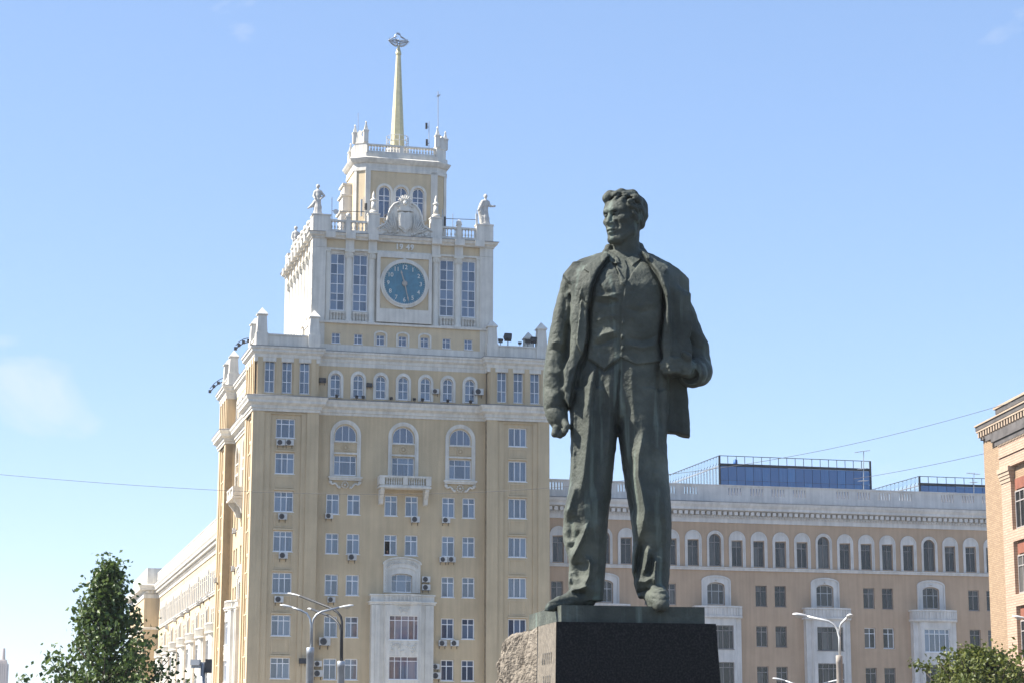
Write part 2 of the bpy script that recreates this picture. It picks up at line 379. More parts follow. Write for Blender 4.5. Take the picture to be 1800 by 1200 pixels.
    # stone balcony under the middle arch
    cx = ARCX[1]; m = MB(); m.box(cx-2.2, cx+2.2, -.35, .9, 22.74, 22.9); m.box(cx-2.1, cx+2.1, -.25, .9, 22.9, 23.0); m.box(cx-2.2, cx+2.2, -.33, -.07, 23.6, 23.76)
    for a in (-2.2, -.22, 1.76): m.box(cx+a, cx+a+.44, -.31, -.09, 23.0, 23.6)
    for s in (-1, 1): m.box(cx+s*2.07-.11, cx+s*2.07+.11, -.09, .9, 23.0, 23.74)
    b = F.add(m, 'balcony', 'white')
    m = MB(); balusters(m, [(cx+s*(.36+.2*k), -.2) for s in (-1, 1) for k in range(7)], 23.0, .6, 1.15); q = m.build('balusters', MT['white'], b, smooth=True); q['kind'] = 'stuff'
    for s in (-1, 1):
        m = MB(); bx = cx+s*1.9; m.plate([(0, 0), (.4, .1), (.5, .5), (1.05, 1.15), (1.05, 1.36), (0, 1.36)], bx-.17, bx+.17)
        m.v = [(y, .9-x, 21.38+z) for x, y, z in m.v]; m.build('bracket', MT['white'], b)
    # ornate portal above the bow bay
    m = MB(); hw = 1.56
    m.ring([(cx-hw, 14.1)]+arcpts(cx, 16.45, hw, 180, 0, 12, .48)+[(cx+hw, 14.1)], [(cx-1.22, 14.1)]+arcpts(cx, 15.75, 1.22, 180, 0, 12, .45)+[(cx+1.22, 14.1)], .70, .92)
    m.ring([(cx-1.22, 14.1)]+arcpts(cx, 15.75, 1.22, 180, 0, 12, .45)+[(cx+1.22, 14.1)], [(cx-.88, 14.1)]+arcpts(cx, 15.44, .88, 180, 0, 12, .26)+[(cx+.88, 14.1)], .78, .92)
    m.ring(arcpts(cx, 16.45, hw+.1, 180, 0, 12, .62), arcpts(cx, 16.45, hw-.02, 180, 0, 12, .50), .58, .92)
    pt = F.add(m, 'portal_surround', 'white')
    rr = random.Random(3); m = MB()
    for k in range(46):
        t = math.pi*(k+.5)/46; a = hw*.9; x = cx+a*math.cos(t)*(.98 if k % 2 else .86); z = 16.18+.55*math.sin(t)*(1 if k % 2 else .7)
        m.lathe([(.01, z-.08), (rr.uniform(.05, .1), z), (.01, z+.08)], x, .69, 6)
    for s in (-1, 1):
        for k in range(11): m.lathe([(.01, 14.3+k*.17-.06), (.09, 14.3+k*.17), (.01, 14.3+k*.17+.06)], cx+s*1.39, .70, 6)
    q = m.build('carved_leaves', MT['white'], pt, smooth=True); q['kind'] = 'stuff'
    F.win(cx, 1.06, 14.17, 1.72, 1.5, (.27, .73), (.62,), arch=1, arz=.25, fw=.06)
    # bow bay
    def bow(o, hw_=2.66, fl=1.45): 
        P = [(cx-hw_, .9), (cx-hw_, .35-o)]
        for k in range(9): t = math.pi*(1-k/8); P.append((cx+fl*math.cos(t)*1.06, .25-o-.62*math.sin(t)))
        return P+[(cx+hw_, .35-o), (cx+hw_, .9)]
    m = MB(); wz = [(10.17, 12.17), (6.95, 8.83), (3.5, 5.4)]
    m.wall(cx-1.23, cx+1.23, 0, 13.05, -.30, [(cx-1.22, cx+1.22, a, b) for a, b in wz], .2)
    for s in (-1, 1):
        P = [(cx+s*1.23, -.30), (cx+s*1.5, -.12), (cx+s*1.56, .2), (cx+s*1.9, .2), (cx+s*1.9, .12), (cx+s*2.3, .12), (cx+s*2.3, .2), (cx+s*2.62, .2), (cx+s*2.62, .92)]
        for (xa, ya), (xb, yb) in zip(P[:-1], P[1:]):
            q = [(xa, ya, 0), (xb, yb, 0), (xb, yb, 13.05), (xa, ya, 13.05)]; m.add(q, [(0, 1, 2, 3)] if s > 0 else [(0, 3, 2, 1)])
    F.add(m, 'bow_bay', 'white')
    m = MB(); B = bow(.02)
    m.sweep(B, [(0, 13.05), (.12, 13.08), (.12, 13.2), (.2, 13.24), (.2, 13.34), (.02, 13.36), (.02, 13.8), (.10, 13.82), (.10, 13.94), (-.15, 13.94), (-.15, 13.4), (-.6, 13.36)])
    bl = F.add(m, 'bay_parapet', 'white')
    m = MB()
    for k in range(15):
        t = math.pi*(1-(k+.5)/15); m.box(cx+1.5*math.cos(t)-.04, cx+1.5*math.cos(t)+.04, .2-.67*math.sin(t)-.03, .2-.67*math.sin(t)+.03, 13.37, 13.8)
    q = m.build('flutes', MT['white'], bl); q['kind'] = 'stuff'
    m = MB(); rr = random.Random(5)
    for (z0_, z1_) in ((9.0, 10.0), (12.3, 12.9)):
        for k in range(60 if z0_ < 10 else 24):
            x = cx+rr.uniform(-1.1, 1.1) if z0_ < 10 else cx+rr.uniform(-.45, .45); z = rr.uniform(z0_+.1, z1_-.1); r = rr.uniform(.05, .11)
            m.lathe([(.01, z-r), (r, z), (.01, z+r)], x, -.30, 6)
    q = F.add(m, 'carved_relief', 'white', True); q['kind'] = 'stuff'
    for a, b in wz: F.win(cx, -.16, a, 2.44, b-a, (.2, .42, .66, .86) if a > 9 else (.2, .42, .64), (.80,), fw=.06, gm='glass')
    # arcade storey
    AX = [6.98+1.935*i for i in range(7)]
    m = MB(); m.wall(5.4, 20.0, 30.0, 33.1, .9, [(x-.45, x+.45, 30.4, 32.38, 1) for x in AX], .25); F.add(m, 'wall', 'stucco')
    for x in AX:
        m = MB(); m.ring(arch_line(x, .66, 30.3, 31.95, 12, .70), arch_line(x, .45, 30.3, 31.93, 12), .80, .92); F.add(m, 'arch_surround', 'white')
        F.win(x, 1.06, 30.4, .9, 1.98, (.5,), (.36, .74), arch=1, fw=.075)
fa_front = Fa(tower); fa_left = Fa(tower, (-.004, TWD+.004, 0), -math.pi/2, False)
facade(fa_front, True); facade(fa_left, False)
m = MB(); m.box(TWD-.6, TWD, .7, TWD, 0, 33.5); m.box(.7, TWD, TWD-.6, TWD, 0, 33.5); m.box(.6, 1.5, .6, 1.5, 0, 33.4); m.box(.72, 5.5, .72, 5.5, 28.7, 33.4); m.build('rear_wall', MT['stucco'], tower)
PLAN = [(0, 0), (5.5, 0), (5.5, .9), (19.9, .9), (19.9, 0), (TWD, 0), (TWD, TWD), (0, TWD), (0, 19.9), (.9, 19.9), (.9, 5.5), (0, 5.5)]
m = MB(); m.sweep(PLAN, [(0, 28.8), (.10, 28.82), (.10, 29.02), (.2, 29.06), (.2, 29.3), (.5, 29.5), (.5, 29.68), (.62, 29.86), (.66, 30.02), (.0, 30.2)], True); m.build('main_cornice', MT['white'], tower)
m = MB(); m.sweep(PLAN, [(-.2, 30.20), (.68, 30.025), (.68, 30.06), (-.2, 30.26)], True); m.build('cornice_flashing', MT['tin'], tower)
m = MB(); m.add([(x, y, 30.05) for x, y in PLAN], [tuple(range(12))]); m.build('roof', MT['tin'], tower)
PL2 = [(.1, .05), (5.42, .05), (5.42, .95), (19.98, .95), (19.98, .05), (TWD-.1, .05), (TWD-.1, TWD-.1), (.05, TWD-.1), (.05, 19.98), (.95, 19.98), (.95, 5.42), (.05, 5.42)]
m = MB(); m.sweep(PL2, [(0, 32.95), (.08, 33.0), (.08, 33.3), (.14, 33.4), (.14, 33.6), (.36, 33.78), (.36, 33.95), (.46, 34.05), (.48, 34.2), (0, 34.3)], True); m.build('attic_cornice', MT['white'], tower)
m = MB(); m.sweep(PL2, [(-.1, 34.31), (.5, 34.21), (.5, 34.25), (-.1, 34.36)], True); m.build('cornice_flashing', MT['tin'], tower)
m = MB(); m.add([(x, y, 34.22) for x, y in PL2], [tuple(range(12))]); m.build('roof', MT['tin'], tower)
# pavilion parapets and obelisks
for (x0, y0) in ((0.15, .1), (19.95, .1), (.15, 19.95), (19.95, 19.95)):
    m = MB(); x1, y1 = x0+5.3, y0+5.3
    m.sweep([(x0+.15, y0+.15), (x1-.15, y0+.15), (x1-.15, y1-.15), (x0+.15, y1-.15)], [(0, 34.25), (0, 35.22), (.07, 35.24), (.07, 35.36), (-.3, 35.36), (-.3, 34.25)], True)
    p_ = m.build('parapet', MT['white'], tower)
    for ox, oy in ((x0+.45, y0+.45), (x1-.45, y0+.45), (x0+.45, y1-.45), (x1-.45, y1-.45)):
        if x0 > 10 and oy > 10: continue
        m = MB(); m.box(ox-.5, ox+.5, oy-.5, oy+.5, 34.25, 35.42); m.frustum(ox, oy, 35.42, 36.92, .44, .36); m.frustum(ox, oy, 36.92, 37.0, .46, .46); m.frustum(ox, oy, 37.0, 37.6, .46, .01); m.build('obelisk', MT['white'], tower)
# ---- clock block
CB0, CB1, CF, CBK = 4.8, 20.6, .9, 17.4
def block_face(F, L, lay, split, front):
    """L = face length. lay = list of ('col',x) / ('win',x0,x1); x from 0"""
    wins = [(a[1], a[2], 37.85, 42.8) for a in lay if a[0] == 'win']
    m = MB(); m.wall(0, L, 36.8, 43.2, .30, wins, .22)
    for s in (0, L-1.15): m.box(s, s+1.15, 0, .4, 34.0, 43.2)
    F.add(m, 'wall', 'white')
    for a in lay:
        if a[0] == 'win':
            F.win((a[1]+a[2])/2, .45, 37.85, a[2]-a[1], 4.95, (.5,), (.175, .30, .47, .64, .82), fw=.075, big='tall_pane', small='tall_pane')
            m = MB(); m.box(a[1], a[2], .02, .16, 37.58, 37.68); m.box(a[1], a[2], .02, .16, 36.86, 36.96); m.box(a[1], a[1]+.05, .03, .15, 36.96, 37.58); m.box(a[2]-.05, a[2], .03, .15, 36.96, 37.58); q0 = F.add(m, 'window_balustrade', 'white')
            m = MB(); n = 5; balusters(m, [(a[1]+(a[2]-a[1])*(k+.5)/n, .09) for k in range(n)], 36.96, .62, 1.25); q = m.build('balusters', MT['white'], q0, smooth=True); q['kind'] = 'stuff'
        elif a[0] == 'col':
            x = a[1]; r = .30
            m = MB(); m.lathe([(r+.07, 36.86), (r+.07, 36.98), (r, 37.06), (r, 39), (r*.9, 42.35)], x, .26, 16, math.pi, 2*math.pi, False); c = F.add(m, 'column', 'column', True)
            m = MB(); m.lathe([(r*.92, 42.35), (r*1.0, 42.4), (r*.93, 42.45), (r*1.05, 42.7), (r*1.3, 42.9)], x, .26, 12, math.pi, 2*math.pi, False); m.box(x-.42, x+.42, -.12, .3, 42.9, 43.06)
            for k in range(5): t = math.pi*(1.1+.2*k); m.frustum(x+r*1.02*math.cos(t), .26+r*1.02*math.sin(t), 42.45, 42.8, .05, .09)
            q = m.build('capital', MT['column'], c)
            m = MB(); m.box(x-.36, x+.36, -.06, .3, 43.06, 44.02); F.add(m, 'frieze_block', 'white')
        elif a[0] == 'pil':
            m = MB(); m.box(a[1], a[2], .12, .3, 36.86, 43.06); m.box(a[1]-.04, a[2]+.04, .06, .3, 42.9, 43.06); F.add(m, 'pilaster', 'column')
    m = MB(); m.box(0, L, .06, .4, 43.06, 43.22); m.box(0, 1.2, 0, .4, 43.22, 44.0); m.box(L-1.2, L, 0, .4, 43.22, 44.0); F.add(m, 'architrave', 'white')
    m = MB(); m.box(1.2, L-1.2, .14, .4, 43.22, 44.0); F.add(m, 'frieze', 'cream')
ox = CB0
fb = Fa(tower, (ox, CF-.02, 0), 0, True)
W1 = [(6.4-ox, 7.66-ox), (8.36-ox, 9.62-ox), (15.94-ox, 17.2-ox), (17.86-ox, 19.1-ox)]
lay = [('pil', 1.2, 1.55)]+[('win', *w) for w in W1]+[('col', 8.0-ox), ('col', 9.98-ox), ('col', 15.52-ox), ('col', 17.53-ox), ('pil', 19.15-ox, 19.5-ox)]
block_face(fb, CB1-CB0, lay, True, True)
LS = CBK-CF
fl = Fa(tower, (CB0-.0, CBK, 0), -math.pi/2, False)
nS = 8; xs = [1.75+(LS-3.5)*k/(nS-1) for k in range(nS)]
lay = [('col', x) for x in xs]+[('win', (xs[k]+xs[k+1])/2-.6, (xs[k]+xs[k+1])/2+.6) for k in range(nS-1)]
block_face(fl, LS, lay, False, False)
m = MB(); m.box(CB1-.5, CB1-.002, CF+.3, CBK, 34, 44); m.box(CB0+.3, CB1-.5, CBK-.5, CBK-.002, 34, 44); m.build('rear_wall', MT['white'], tower)
BP = [(CB0, CF-.02), (CB1, CF-.02), (CB1, CBK), (CB0, CBK)]
m = MB(); m.sweep(BP, [(-.1, 43.98), (.1, 44.0), (.1, 44.12), (.32, 44.26), (.34, 44.36), (.42, 44.46), (0, 44.55)], True)
for x in (6.25, 8.0, 9.98, 15.52, 17.53, 19.3): m.box(x-.42, x+.42, CF-.5, CF-.05, 43.985, 44.5)
for x in xs: m.box(CB0-.5, CB0-.05, CBK-x-.42, CBK-x+.42, 43.985, 44.5)
m.build('block_cornice', MT['white'], tower)
m = MB(); m.sweep(BP, [(-.2, 44.56), (.44, 44.47), (.44, 44.51), (-.2, 44.6)], True); m.build('cornice_flashing', MT['tin'], tower)
m = MB(); m.box(CB0+.2, CB1-.2, CF+.2, CBK-.2, 44.3, 44.54); m.build('roof', MT['tin'], tower)
# base band with the row of small windows
SX = [6.95+1.915*i for i in range(7)]
m = MB(); m.wall(5.95, 19.45, 34.85, 36.7, .93, [(x-.36, x+.36, 34.97, 35.86) for x in SX], .2); m.build('wall', MT['cream'], tower)
for i in (2, 3, 4):
    x = SX[i]; m = MB(); m.ring([(x-.58, 34.9)]+arcpts(x, 35.9, .58, 180, 0, 8, .32)+[(x+.58, 34.9)], [(x-.42, 34.9)]+arcpts(x, 35.87, .42, 180, 0, 8, .2)+[(x+.42, 34.9)], .87, .95); m.build('window_surround', MT['white'], tower)
for x in SX: window(tower, x, 1.06, 34.97, .72, .89, (.42,), (.62,), fw=.055, split=False, gm='glassb')
m = MB(); m.box(5.55, 19.85, .80, 1.2, 33.9, 34.85); m.box(CB0, 5.95, .9, 1.4, 34.2, 36.7); m.box(19.45, CB1, .9, 1.4, 34.2, 36.7); m.box(CB0-.05, CB1+.05, .74, 1.3, 36.68, 36.86); m.box(CB0-.05, CB0+.3, 1.3, CBK, 36.68, 36.86)
m.box(CB0+.02, CB0+.4, 1.4, CBK, 34.2, 36.7)
m.build('base_band', MT['white'], tower)
# ---- clock
CX, CZ, CY = 12.75, 40.38, CF
m = MB(); q = 10.64; w_ = 14.86
for a, b, c, d in ((10.36, 10.64, 36.95, 43.0), (14.86, 15.14, 36.95, 43.0), (10.64, 14.86, 42.6, 43.0), (10.64, 14.86, 36.95, 38.12)): m.box(a, b, CY-.22, CY+.4, c, d)
m.box(CX-.12, CX+.12, CY-.21, CY+.3, 42.3, 42.599); m.box(CX-.12, CX+.12, CY-.21, CY+.3, 38.121, 38.4)
m.build('clock_surround', MT['white'], tower)
m = MB(); m.box(10.63, 14.87, CY-.06, CY+.3, 38.1, 42.61); m.build('clock_panel', MT['cream'], tower)
clk = MB(); clk.ring(arcpts(CX, CZ, 2.12, 0, 360, 48), arcpts(CX, CZ, 1.86, 0, 360, 48), CY-.26, CY-.02); clk.ring(arcpts(CX, CZ, 1.94, 0, 360, 48), arcpts(CX, CZ, 1.80, 0, 360, 48), CY-.33, CY-.02)
clock = clk.build('clock', MT['white'], tower)
m = MB(); m.add([(x, CY-.16, z) for x, z in arcpts(CX, CZ, 1.83, 0, 360, 48)[:-1]], [tuple(range(48))]); m.build('dial', MT['dial'], clock)
def text_obj(body, name, mat, parent, loc, size, ext=.02, rot=(math.pi/2, 0, 0), bold=.0):
    cu = bpy.data.curves.new(name, 'FONT'); cu.body = body; cu.size = size; cu.align_x = 'CENTER'; cu.align_y = 'CENTER'; cu.extrude = ext; cu.offset = bold; cu.resolution_u = 3
    t = bpy.data.objects.new(name, cu); COL.objects.link(t); dg = bpy.context.evaluated_depsgraph_get(); me = bpy.data.meshes.new_from_object(t.evaluated_get(dg)); bpy.data.objects.remove(t)
    me.materials.clear(); me.materials.append(MT[mat]); o = link(name, me, parent, loc); o.rotation_euler = rot; return o
for h in range(1, 13):
    a = R(90-30*h); text_obj(str(h), 'numeral', 'numeral', clock, (CX+1.42*math.cos(a), CY-.19, CZ+1.42*math.sin(a)), .52, .02, bold=.002)
m = MB()
for k in range(60):
    a = R(6*k); r0 = 1.70 if k % 5 else 1.66; m.add([(CX+r*math.cos(a)+s*.014*math.sin(a), CY-.165, CZ+r*math.sin(a)-s*.014*math.cos(a)) for r, s in ((r0, -1), (1.76, -1), (1.76, 1), (r0, 1))], [(0, 1, 2, 3)])
q = m.build('minute_marks', MT['numeral'], clock); q['kind'] = 'stuff'
def hand(ang, L, w, y):
    a = R(90-ang); d = Vector((math.cos(a), 0, math.sin(a))); n = Vector((-d.z, 0, d.x)); c = Vector((CX, y, CZ))
    P = [c-d*.35-n*w*.8, c-d*.35+n*w*.8, c+n*w, c+d*L*.72+n*w*.55, c+d*L*.78+n*w*1.3, c+d*L, c+d*L*.78-n*w*1.3, c+d*L*.72-n*w*.55, c-n*w]
    mm = MB(); mm.add(P+[p+Vector((0, .03, 0)) for p in P], [tuple(range(9))]+[(i, (i+1) % 9, (i+1) % 9+9, i+9) for i in range(9)]); mm.build('hand', MT['hand'], clock)
hand(344, 1.22, .07, CY-.24); hand(167, 1.62, .055, CY-.29)
m = MB()
for k in range(8): a = R(45*k+20); m.box(CX+.16*math.cos(a)-.07, CX+.16*math.cos(a)+.07, CY-.33, CY-.2, CZ+.16*math.sin(a)-.07, CZ+.16*math.sin(a)+.07)
m.box(CX-.12, CX+.12, CY-.35, CY-.2, CZ-.12, CZ+.12); m.build('hub', MT['hand'], clock)
for ch, x in (('1', 12.12), ('9', 12.47), ('4', 13.05), ('9', 13.42)): text_obj(ch, 'year_numeral', 'numeral', tower, (x, CY+.06, 43.63), .66, .07, bold=.02)
# ---- parapet of the clock block
def piers(F, L, front):
    if front: ps = [(0, 1.5), (2.85, 3.2), (4.75, 5.75), (10.25, 11.25), (12.6, 12.95), (L-1.5, L)]
    else: ps = [(0, 1.5)]+[(x-.3, x+.3) for x in xs[1:-1]]+[(L-1.5, L)]
    for i, (a, b) in enumerate(ps):
        m = MB(); top = 46.0 if b-a > 1.2 else (46.35 if b-a > .8 else 45.9)
        m.box(a, b, 0, .7 if b-a > .9 else .45, 44.5, top); m.box(a-.05, b+.05, -.05, .75 if b-a > .9 else .5, top, top+.1)
        F.add(m, 'parapet_pier', 'white')
    for (a, b), (c, d) in zip(ps[:-1], ps[1:]):
        if front and 5.7 < b < 5.8: continue
        m = MB(); m.box(b, c, .08, .34, 44.5, 44.84); m.box(b, c, .06, .36, 45.55, 45.72); m.box(b, b+.07, .1, .32, 44.84, 45.55); m.box(c-.07, c, .1, .32, 44.84, 45.55); q0 = F.add(m, 'balustrade', 'white')
        n = max(2, int((c-b)/.27)); m = MB(); balusters(m, [(b+(c-b)*(k+.5)/n, .21) for k in range(n)], 44.84, .71, 1.2); q = m.build('balusters', MT['white'], q0, smooth=True); q['kind'] = 'stuff'
    for (a, b) in ps:
        if b-a < .7:
            m = MB(); m.lathe([(.2, 46.0), (.26, 46.12), (.2, 46.3), (.05, 46.4)], (a+b)/2, .22, 8); F.add(m, 'knob', 'white', True)
        elif b-a < 1.2:
            x = (a+b)/2; m = MB(); m.box(x-.3, x+.3, .05, .65, 46.45, 46.75); m.frustum(x, .35, 46.75, 47.6, .2, .15); m.lathe([(.24, 47.6), (.3, 47.7), (.2, 47.8), (.1, 47.82), (.16, 48.0), (.1, 48.25), (.01, 48.5)], x, .35, 10); F.add(m, 'flame_finial', 'white', True)
piers(Fa(tower, (CB0, CF-.02, 0)), CB1-CB0, True); piers(Fa(tower, (CB0, CBK, 0), -math.pi/2), LS, False)
# ---- carved crest with scrolls, shield and banners
kx = 12.75; y0 = CF+.05
out = [(-2.3, 44.6), (2.3, 44.6), (2.3, 45.1), (2.15, 45.35), (1.75, 45.55), (1.55, 45.95), (1.5, 46.35), (1.32, 46.9), (.98, 47.35), (.5, 47.62), (-.5, 47.62), (-.98, 47.35), (-1.32, 46.9), (-1.5, 46.35), (-1.55, 45.95), (-1.75, 45.55), (-2.15, 45.35), (-2.3, 45.1)]
m = MB(); m.plate([(kx+x, z) for x, z in out], y0, y0+.5); crest = m.build('crest', MT['white'], tower)
m = MB(); sc = [(2.42, 45.12), (2.1, 45.38), (1.7, 45.58), (1.52, 46.0), (1.48, 46.4), (1.28, 46.95), (.95, 47.4), (.55, 47.58), (.45, 47.36), (.62, 47.2), (.74, 47.32)]
for s in (-1, 1): m.tube([(kx+s*x, y0-.04, z) for x, z in sc], [.10]*7+[.09, .085, .08, .05], 6)
m.build('scroll', MT['white'], crest, smooth=True)
m = MB(); sh = [(0, 44.85), (.22, 45.08), (.56, 45.3), (.62, 45.9), (.56, 46.6), (.3, 46.74), (0, 46.62), (-.3, 46.74), (-.56, 46.6), (-.62, 45.9), (-.56, 45.3), (-.22, 45.08)]
m.plate([(kx+x, z) for x, z in sh], y0-.26, y0); m.plate([(kx+x*.80, 45.8+(z-45.8)*.80) for x, z in sh], y0-.36, y0-.26); m.box(kx-.66, kx+.66, y0-.3, y0, 46.78, 46.9); m.box(kx-.5, kx+.5, y0-.26, y0, 46.92, 47.12); m.build('shield', MT['white'], crest)
rr = random.Random(11); m = MB()
for s in (-1, 1):
    for k in range(15):
        t = k/14; a = R(92-s*(4+t*66)); b0 = Vector((kx+s*(.62+.35*t), y0-.02-.07*(k % 2), 44.82)); d = Vector((math.cos(a), 0, math.sin(a))); L = (1.9-.55*t)*(1 if k % 3 else .8)
        m.tube([b0, b0+d*L*.5+Vector((s*.05, -.03, 0)), b0+d*L], [.05, .065, .02], 4)
    for k in range(16): x = kx+s*rr.uniform(.5, 2.2); z = 44.72+rr.uniform(0, .3); r = rr.uniform(.07, .14); m.lathe([(.01, z-r), (r, z), (.01, z+r)], x, y0-.06, 6)
    for k in range(7): t = R(90-s*(20+k*17)); m.lathe([(.01, -.1), (.1, 0), (.01, .1)], 0, 0, 6); 
m.v = [v if v[2] > 1 else (kx, y0+.2, 45.6) for v in m.v]
q = m.build('banner_relief', MT['white'], crest, smooth=True); q['kind'] = 'stuff'
m = MB()   # eagle-like shell / star on top
for k in range(9):
    a = R(20+17.5*k); m.tube([(kx, y0+.1, 47.55), (kx+.66*math.cos(a), y0-.1+.12*(k % 2), 47.55+.72*math.sin(a))], [.08, .04], 5)
m.lathe([(.05, 47.35), (.2, 47.45), (.18, 47.65), (.05, 47.8)], kx, y0-.02, 8); m.build('shell_ornament', MT['white'], crest, smooth=True)
# ---- lantern
LX, LF, LD = 12.78, 2.8, 4.8
def oct_(o, du=.95, dv=.6, hw=3.15): 
    x0, x1, y0, y1 = LX-hw, LX+hw, LF-o, LF+LD+o
    k = o*.45
    return [(x0-k, y0), (x1+k, y0), (x1+du+o, y0+dv+k), (x1+du+o, y1-dv-k), (x1+k, y1), (x0-k, y1), (x0-du-o, y1-dv-k), (x0-du-o, y0+dv+k)]
Fl = Fa(tower, (0, 0, 0))
LW = [(LX-1.5, .52), (LX, .52), (LX+1.5, .52)]
m = MB(); m.wall(LX-3.15, LX+3.15, 44.5, 51.0, LF, [(c-h, c+h, 46.6, 49.45, 1) for c, h in LW], .22)
P8 = oct_(0)
for i in range(1, 8): (xa, ya), (xb, yb) = P8[i], P8[(i+1) % 8]; m.add([(xa, ya, 44.5), (xb, yb, 44.5), (xb, yb, 51.0), (xa, ya, 51.0)], [(0, 1, 2, 3)])
m.build('lantern_wall', MT['cream'], tower)
for c, h in LW: window(tower, c, LF+.16, 46.6, 1.04, 2.85, (.5,), (.55, .70), arch=1, fw=.075, gm='glassb', big='pane', small='pane')
m = MB()
for c, h in LW: m.ring(arch_line(c, .74, 46.5, 48.93, 12), arch_line(c, .53, 46.5, 48.93, 12), LF-.1, LF+.02)
m.build('arch_surround', MT['white'], tower)
m = MB()
m.box(LX-3.2, LX-2.75, LF-.1, LF+.05, 44.5, 50.95); m.box(LX+2.62, LX+3.2, LF-.1, LF+.05, 44.5, 50.95); m.build('pilaster', MT['white'], tower)
m = MB()
for i in (1, 7):   # edge strips on the canted faces
    a = Vector(P8[i]); b = Vector(P8[(i+1) % 8]); d = (b-a).normalized(); n = Vector((d.y, -d.x))
    e = (b if i == 1 else a); s = -1 if i == 1 else 1
    q = [e+n*.02, e+d*s*.28+n*.02, e+d*s*.28+n*.08, e+n*.08]; m.add([(p.x, p.y, 44.5) for p in q]+[(p.x, p.y, 50.95) for p in q], [(0, 1, 5, 4), (1, 2, 6, 5), (2, 3, 7, 6), (3, 0, 4, 7), (4, 5, 6, 7)])
m.build('pilaster', MT['white'], tower)
m = MB(); m.sweep(oct_(0), [(0, 50.74), (.1, 50.76), (.1, 51.05), (.05, 51.1), (.05, 51.42), (.2, 51.5), (.36, 51.72), (.42, 51.86), (.2, 51.98), (.12, 52.0), (.12, 52.36), (.0, 52.4)], True); m.add([(x, y, 52.38) for x, y in oct_(0)], [tuple(range(8))]); m.build('lantern_cornice', MT['white'], tower)
m = MB(); B = oct_(-.02, hw=3.05)
m.sweep([B[7], B[0]], [(.1, 52.4), (.1, 53.2), (.14, 53.22), (.14, 53.32), (-.3, 53.32), (-.3, 52.4)]); m.sweep([B[1], B[2]], [(.1, 52.4), (.1, 53.2), (.14, 53.22), (.14, 53.32), (-.3, 53.32), (-.3, 52.4)])
q = MB(); q.sweep([B[2], B[3], B[4], B[5], B[6], B[7]], [(.1, 52.4), (.1, 53.2), (-.3, 53.2), (-.3, 52.4)]); q.build('rear_parapet', MT['white'], tower)
m.box(LX-3.0, LX+3.0, LF, LF+.3, 52.4, 52.58); m.box(LX-3.0, LX+3.0, LF-.02, LF+.32, 53.06, 53.2); m.box(LX-.16, LX+.16, LF+.01, LF+.29, 52.58, 53.06)
bl = m.build('lantern_balustrade', MT['white'], tower)
m = MB(); balusters(m, [(LX+s*(.32+.265*k), LF+.15) for s in (-1, 1) for k in range(10)], 52.58, .5, 1.25); q = m.build('balusters', MT['white'], bl, smooth=True); q['kind'] = 'stuff'
def pinn(x, y, z, h, w=.2):
    m = MB(); m.box(x-w, x+w, y-w, y+w, z, z+h*.5); m.box(x-w*1.25, x+w*1.25, y-w*1.25, y+w*1.25, z+h*.5, z+h*.56); m.frustum(x, y, z+h*.56, z+h*.88, w*.85, w*.25); m.lathe([(w*.3, z+h*.88), (w*.5, z+h*.92), (.01, z+h)], x, y, 6); m.build('pinnacle', MT['white'], tower)
for s in (-1, 1):
    pinn(LX+s*3.2, LF+.1, 53.32, 1.95); pinn(LX+s*4.05, LF+.75, 53.32, 1.75); pinn(LX+s*4.1, LF+2.6, 52.0, 1.9)
    m = MB(); m.plate([(-.42, 0), (.42, 0), (.36, .5), (.15, .75), (.2, 1.1), (-.05, 1.2), (-.25, .9), (-.4, .8)], -.1, .1); m.build('scroll_crest', MT['white'], tower, (LX+s*3.65, LF+.42, 53.25), R(32*s))
for k, (z, h) in enumerate(((44.6, 2.6), (47.3, 1.4), (48.8, .9))):   # stepped consoles on the left flank
    m = MB(); m.box(LX-5.05+.12*k, LX-4.1, LF+1.4, LF+3.3, z, z+h); m.box(LX-5.2+.12*k, LX-4.1, LF+1.3, LF+3.4, z+h, z+h+.16); m.build('console', MT['white'], tower)
# ---- spire with emblem
SXC, SYC = 12.83, LF+LD/2
m = MB(); m.lathe([(1.1, 52.4), (1.1, 53.5)], SXC, SYC, 8); m.build('spire_base', MT['white'], tower)
m = MB(); m.lathe([(.70, 53.3), (.68, 53.9), (.22, 62.35), (.27, 62.37), (.27, 62.5), (.12, 63.05), (.05, 63.25)], SXC, SYC, 8, R(10), R(370)); spire = m.build('spire', MT['gold'], tower)
m = MB()
for k in range(8): a = R(45*k); m.tube([(SXC+.98*math.cos(a), SYC+.98*math.sin(a), 53.5), (SXC+.98*math.cos(a), SYC+.98*math.sin(a), 54.7)], .035, 4)
for z in (54.2, 54.65): m.tube([(SXC+.98*math.cos(R(30*k)), SYC+.98*math.sin(R(30*k)), z) for k in range(13)], .03, 4)
m.build('service_rail', MT['steel'], spire)
m = MB(); ez = 63.1
for s in (-1, 1):
    lo = [(.05, .1), (.3, .06), (.52, .2), (.72, .36), (.88, .55)]; hi = [(.88, .55), (.66, .70), (.42, .86), (.16, .98)]
    for L in (lo, hi, [(.1, .3), (.4, .42), (.66, .5), (.88, .55)], [(.12, .6), (.4, .62), (.62, .58)]):
        for yy in (-.1, .1): m.tube([(SXC+s*x, SYC+yy, ez+z) for x, z in L], .032, 4)
    for k in range(9):
        t = k/8; x = .12+.74*t; z = .06+.5*t*t
        m.tube([(SXC+s*x, SYC-.1, ez+z), (SXC+s*(x+.12), SYC-.05, ez+z-.06)], [.05, .03], 4); m.tube([(SXC+s*x, SYC+.1, ez+z+.05), (SXC+s*(x-.06), SYC, ez+z+.26)], [.035, .02], 4)
